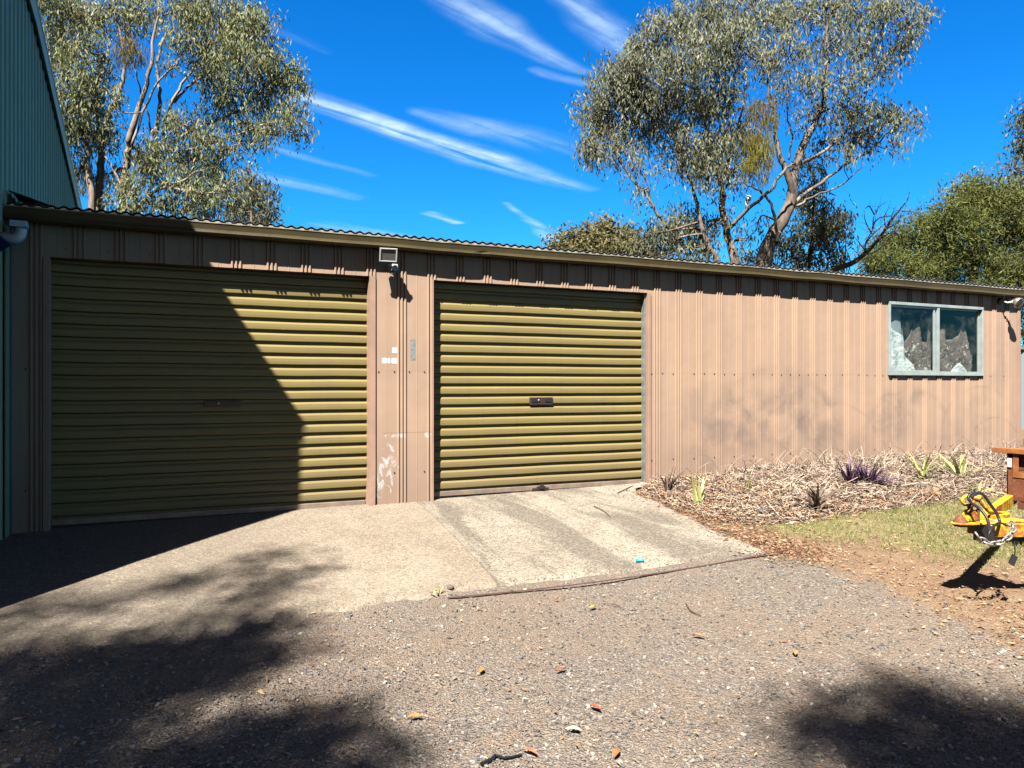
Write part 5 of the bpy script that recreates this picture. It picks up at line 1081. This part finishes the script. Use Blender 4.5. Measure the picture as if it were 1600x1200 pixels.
rock(1192, 806, .06, 'small dark stone at front edge of the mulch heap', mat('dark_stone', (.09, .085, .085), .9), 3)
rock(704, 923, .022, 'small dark pebble on the concrete edge beside the rusty strip', mat('pebble', (.12, .10, .085), .9), 4, .02)

# ------------------------------------------------------------------ edging strip, crayon, twigs
a, b = G(700, 936), G(1236, 864); m = MB(); N = 40
zf = np.array([float(gh(*(a+(b-a)*i/40)[:2])) for i in range(41)]); zl = np.polyval(np.polyfit(np.arange(41), zf, 2), np.arange(41))
for i in range(N+1):
    t = i/N; p = a+(b-a)*t; z = zl[i]+.012; d = (b-a)/np.linalg.norm(b-a); s_ = np.array([-d[1], d[0], 0])
    for o_, dz in ((-.010, 0), (-.010, .008), (-.007, .008), (-.006, .003), (.010, .003), (.010, 0)): m.v.append(tuple(np.array([p[0], p[1], z])+s_*o_+np.array([0, 0, dz])))
for i in range(N):
    for j in range(6): m.f.append((i*6+j, i*6+(j+1) % 6, i*6+6+(j+1) % 6, i*6+6+j)); m.mi.append(0)
tag(m.build('steel_edging', M['strip']), 'long thin rusted steel angle lying along the concrete and gravel edge', 'metal strip')
g = G(1000, 884); cyl = thing('chalk_stick', 'bright turquoise stick lying on the concrete just above the rusty strip', 'chalk', g+np.array([0, 0, .03]))
m = MB(); m.lathe(g+np.array([-.028, .01, .038]), RT, [(0, .008), (.002, .011), (.048, .011)], 14); m.build('barrel', M['cyan'], cyl, True); m = MB(); m.lathe(g+np.array([-.028, .01, .038])+RT*.048, RT, [(0, .0105), (.008, .007), (.010, 0)], 14); m.build('tip', M['cyan'], cyl, True)
def twig(label, pts_, rad, mt=M['stick'], nm='twig', cat='twig', lift=.012, offs=0):
    P_ = [G(*p)+np.array([0, 0, lift+offs]) for p in pts_]; m = MB(); P_ = curve(P_, 5); m.tube(P_, list(np.linspace(rad, rad*.5, len(P_))), 6); return tag(m.build(nm, mt), label, cat)
twig('black plastic strip curled on the gravel at the bottom centre of the photo', [(752, 1198), (768, 1190), (775, 1184), (790, 1188), (815, 1183)], .008, M['blackplastic'], 'plastic_strip', 'plastic strip', .01)
twig('thin curved twig on coarse concrete right of the joint', [(928, 796), (945, 805), (955, 815)], .004, lift=.03)
twig('thin dark twig on gravel below the right end of rusty strip', [(1072, 946), (1080, 958), (1095, 965)], .005)
twig('short twig leaning at the right foot of the sunlit roller door', [(965, 775), (985, 765), (990, 763)], .005, lift=.03)
twig('straight dark twig in the gravel below the rusty strip', [(948, 946), (960, 948), (975, 953)], .004)
twig('pale thin stem in the shaded gravel at the bottom left', [(222, 1172), (235, 1174), (252, 1176)], .004, M['straw'])
tuft('weed_sprig', 'small green weed at the concrete edge left of the dark pebble', 680, 932, 9, .035, .009, M['grass'], 12, .9)

# ------------------------------------------------------------------ scattered stones, litter, grass
def scat(N, seed, x0=-2, x1=10, y0=-6.6, y1=-.1, power=1.0):
    r = np.random.default_rng(seed); # even over the picture, so denser near the viewer
    px = r.uniform(-40, 1640, N); py = 780+(1230-780)*r.random(N)**power; dz = 1.35*1200/(py-602)
    for _ in range(4):
        p = CAM[None]+RT[None]*((px-800)/1200*dz)[:, None]+FW[None]*dz[:, None]; h = gh(p[:, 0], p[:, 1]); dz = (1.42-h)*1200/(py-602)
    p[:, 2] = h; ok = (p[:, 1] < -.15); return p[ok]
def onslab(p): return inpoly(p[:, 0], p[:, 1], poly1) | inpoly(p[:, 0], p[:, 1], poly2)
P_ = scat(30000, 11, power=1.0); lf_ = lawn_f(P_[:, 0], P_[:, 1]); sl = onslab(P_)
keep = (~sl) & (rng.random(len(P_)) > lf_*.93); P_ = P_[keep]; N = len(P_)
s_ = .0022+.0055*rng.random(N)**4.0; s_[:1800] = rng.uniform(.005, .0115, 1800)
cube = np.array([(x, y, z) for z in (-1, 1) for y in (-1, 1) for x in (-1, 1)], float)
V_ = cube[None]*rng.uniform(.55, 1.15, (N, 8, 3))*np.array([1, .8, .5])[None, None]*rng.uniform(.6, 1.3, (N, 1, 3)); an = rng.uniform(0, 2*PI, N); ca, sa = np.cos(an), np.sin(an)
x_ = V_[..., 0]*ca[:, None]-V_[..., 1]*sa[:, None]; y_ = V_[..., 0]*sa[:, None]+V_[..., 1]*ca[:, None]; V_ = np.stack([x_, y_, V_[..., 2]+rng.normal(0, .25, (N, 1))*x_], 2)*s_[:, None, None]+P_[:, None]+np.array([0, 0, .004])
cf = np.array([(0, 2, 3, 1), (4, 5, 7, 6), (0, 1, 5, 4), (1, 3, 7, 5), (3, 2, 6, 7), (2, 0, 4, 6)]); F_ = (np.arange(N)[:, None, None]*8+cf[None]).reshape(-1, 4)
tag(arr_mesh('gravel_stones', V_.reshape(-1, 3), F_, M['stone']), 'loose grey and brown gravel stones over the driveway', 'gravel', kind='stuff')
def flat_leaves(P_, L, Wd, seed, lift=.01): 
    r = np.random.default_rng(seed); P_ = P_.copy(); P_[:, 2] += lift+np.abs(r.normal(0, .004, len(P_))); N = len(P_); a = r.uniform(0, 2*PI, N); l = (L*r.uniform(.4, 1.3, N))[:, None]; w_ = (Wd*r.uniform(.5, 1.3, N))[:, None]
    d = np.stack([np.cos(a), np.sin(a), r.normal(0, .12, N)], 1); s_ = np.stack([-np.sin(a), np.cos(a), r.normal(0, .35, N)], 1); b = np.stack([np.zeros(N), np.zeros(N), np.abs(r.normal(0, .12, N))], 1)*l
    return np.stack([P_, P_+d*l*.5+s_*w_*.5+b, P_+d*l+s_*w_*r.normal(0, .6, N)[:, None], P_+d*l*.5-s_*w_*.5], 1).reshape(-1, 3)
P_ = scat(60000, 15, power=1.0); lf_ = lawn_f(P_[:, 0], P_[:, 1]); sl = onslab(P_); gf = grass_f(P_[:, 0], P_[:, 1])
pr = .006+.26*np.clip(lf_*1.3, 0, 1)*(1-.45*gf); pr = np.where(sl, .0012, pr); k = rng.random(len(P_)) < pr; 
tag(leaves_obj('leaf_litter', [flat_leaves(P_[k], .038, .009, 16)], M['litter']), 'fallen yellow and brown gum leaves scattered over dirt and gravel', 'leaf litter', kind='stuff')
# red-brown litter drift beside the apron's right edge
r = np.random.default_rng(18); N = 4500; t = r.random(N); i = np.clip((t*4).astype(int), 0, 3); PT = np.array([p for p in [G(975, 772), G(1050, 800), G(1115, 832), G(1190, 858), G(1260, 880)]]); f = (t*4-i)[:, None]
c_ = PT[i]*(1-f)+PT[i+1]*f; c_ = c_+np.stack([r.normal(.10, .14, N), r.normal(0.03, .10, N), np.zeros(N)], 1); c_[:, 2] = gh(c_[:, 0], c_[:, 1])+.015; c_ = c_[c_[:, 1] < -.03]
tag(leaves_obj('bark_litter', [flat_leaves(c_, .035, .007, 19, .0)], M['litterred']), 'reddish brown bark and leaf litter along the right edge of concrete', 'bark litter', kind='stuff')
# individual bigger leaves on the driveway
for k_, (px, py, c_, lab) in enumerate([(750, 1053, (.6, .26, .06), 'orange curled leaf on gravel in the bottom middle'), (875, 1051, (.32, .10, .05), 'red-brown leaf on gravel right of the orange curled one'), (932, 1111, (.36, .10, .04), 'dark red leaf standing out on gravel at lower right of centre'),
    (966, 1185, (.5, .18, .05), 'rusty orange leaf near the bottom edge of the photo'), (648, 1128, (.55, .25, .07), 'small tan leaf at edge of the left tree shadow'), (826, 1182, (.4, .16, .09), 'pinkish brown leaf by the black plastic strip'), (925, 953, (.38, .40, .06), 'yellow-green leaf below the rusty strip'), (1240, 1025, (.55, .3, .1), 'tan leaf on gravel below the lawn corner'), (1092, 998, (.55, .25, .09), 'orange leaf on gravel in the right centre'), (895, 1148, (.66, .55, .36), 'pale cream leaf on the gravel near bottom')]):
    g = G(px, py)+np.array([0, 0, .014]); r = np.random.default_rng(k_); a = r.uniform(0, 2*PI); d = np.array([math.cos(a), math.sin(a), 0]); s_ = np.array([-d[1], d[0], 0]); V_ = []; F_ = []
    for j in range(7):
        t = j/6; w_ = .013*math.sin(PI*min(1, t*.95+.03))**.8; p = g+d*.065*(t-.5)+s_*.01*math.sin(t*2)+np.array([0, 0, .008*math.sin(PI*t)]); V_ += [p-s_*w_+np.array([0, 0, .005]), p, p+s_*w_+np.array([0, 0, .006])]
    for j in range(6): F_ += [(3*j, 3*j+1, 3*j+4, 3*j+3), (3*j+1, 3*j+2, 3*j+5, 3*j+4)]
    o = arr_mesh('fallen_leaf', np.array(V_), np.array(F_), mat('leaf_%d' % k_, rough=.6, build=mottled(c_, tuple(v*.6 for v in c_), 60, bmp=0)), smooth=True); tag(o, lab, 'leaf', 'single fallen leaves on the driveway')
# grass
P_ = scat(150000, 21, power=1.6); gf = grass_f(P_[:, 0], P_[:, 1]); h_, _, ib = bed_h(P_[:, 0], P_[:, 1]); pat = fbm(P_[:, 0]*3, P_[:, 1]*3, 12)
k = (~ib) & (rng.random(len(P_)) < np.clip(gf*1.6-.15, 0, 1)*np.clip((pat-.25)*3, .1, 1)) & (P_[:, 0] > 5); P_ = P_[k]
V_ = leaf_arrays(P_, 3, .008, .035, .0035, 1.0, .55, 22, up=True)
tag(leaves_obj('grass', [V_], M['grass']), 'short patchy green and straw coloured grass on the lawn strip', 'grass', kind='stuff')
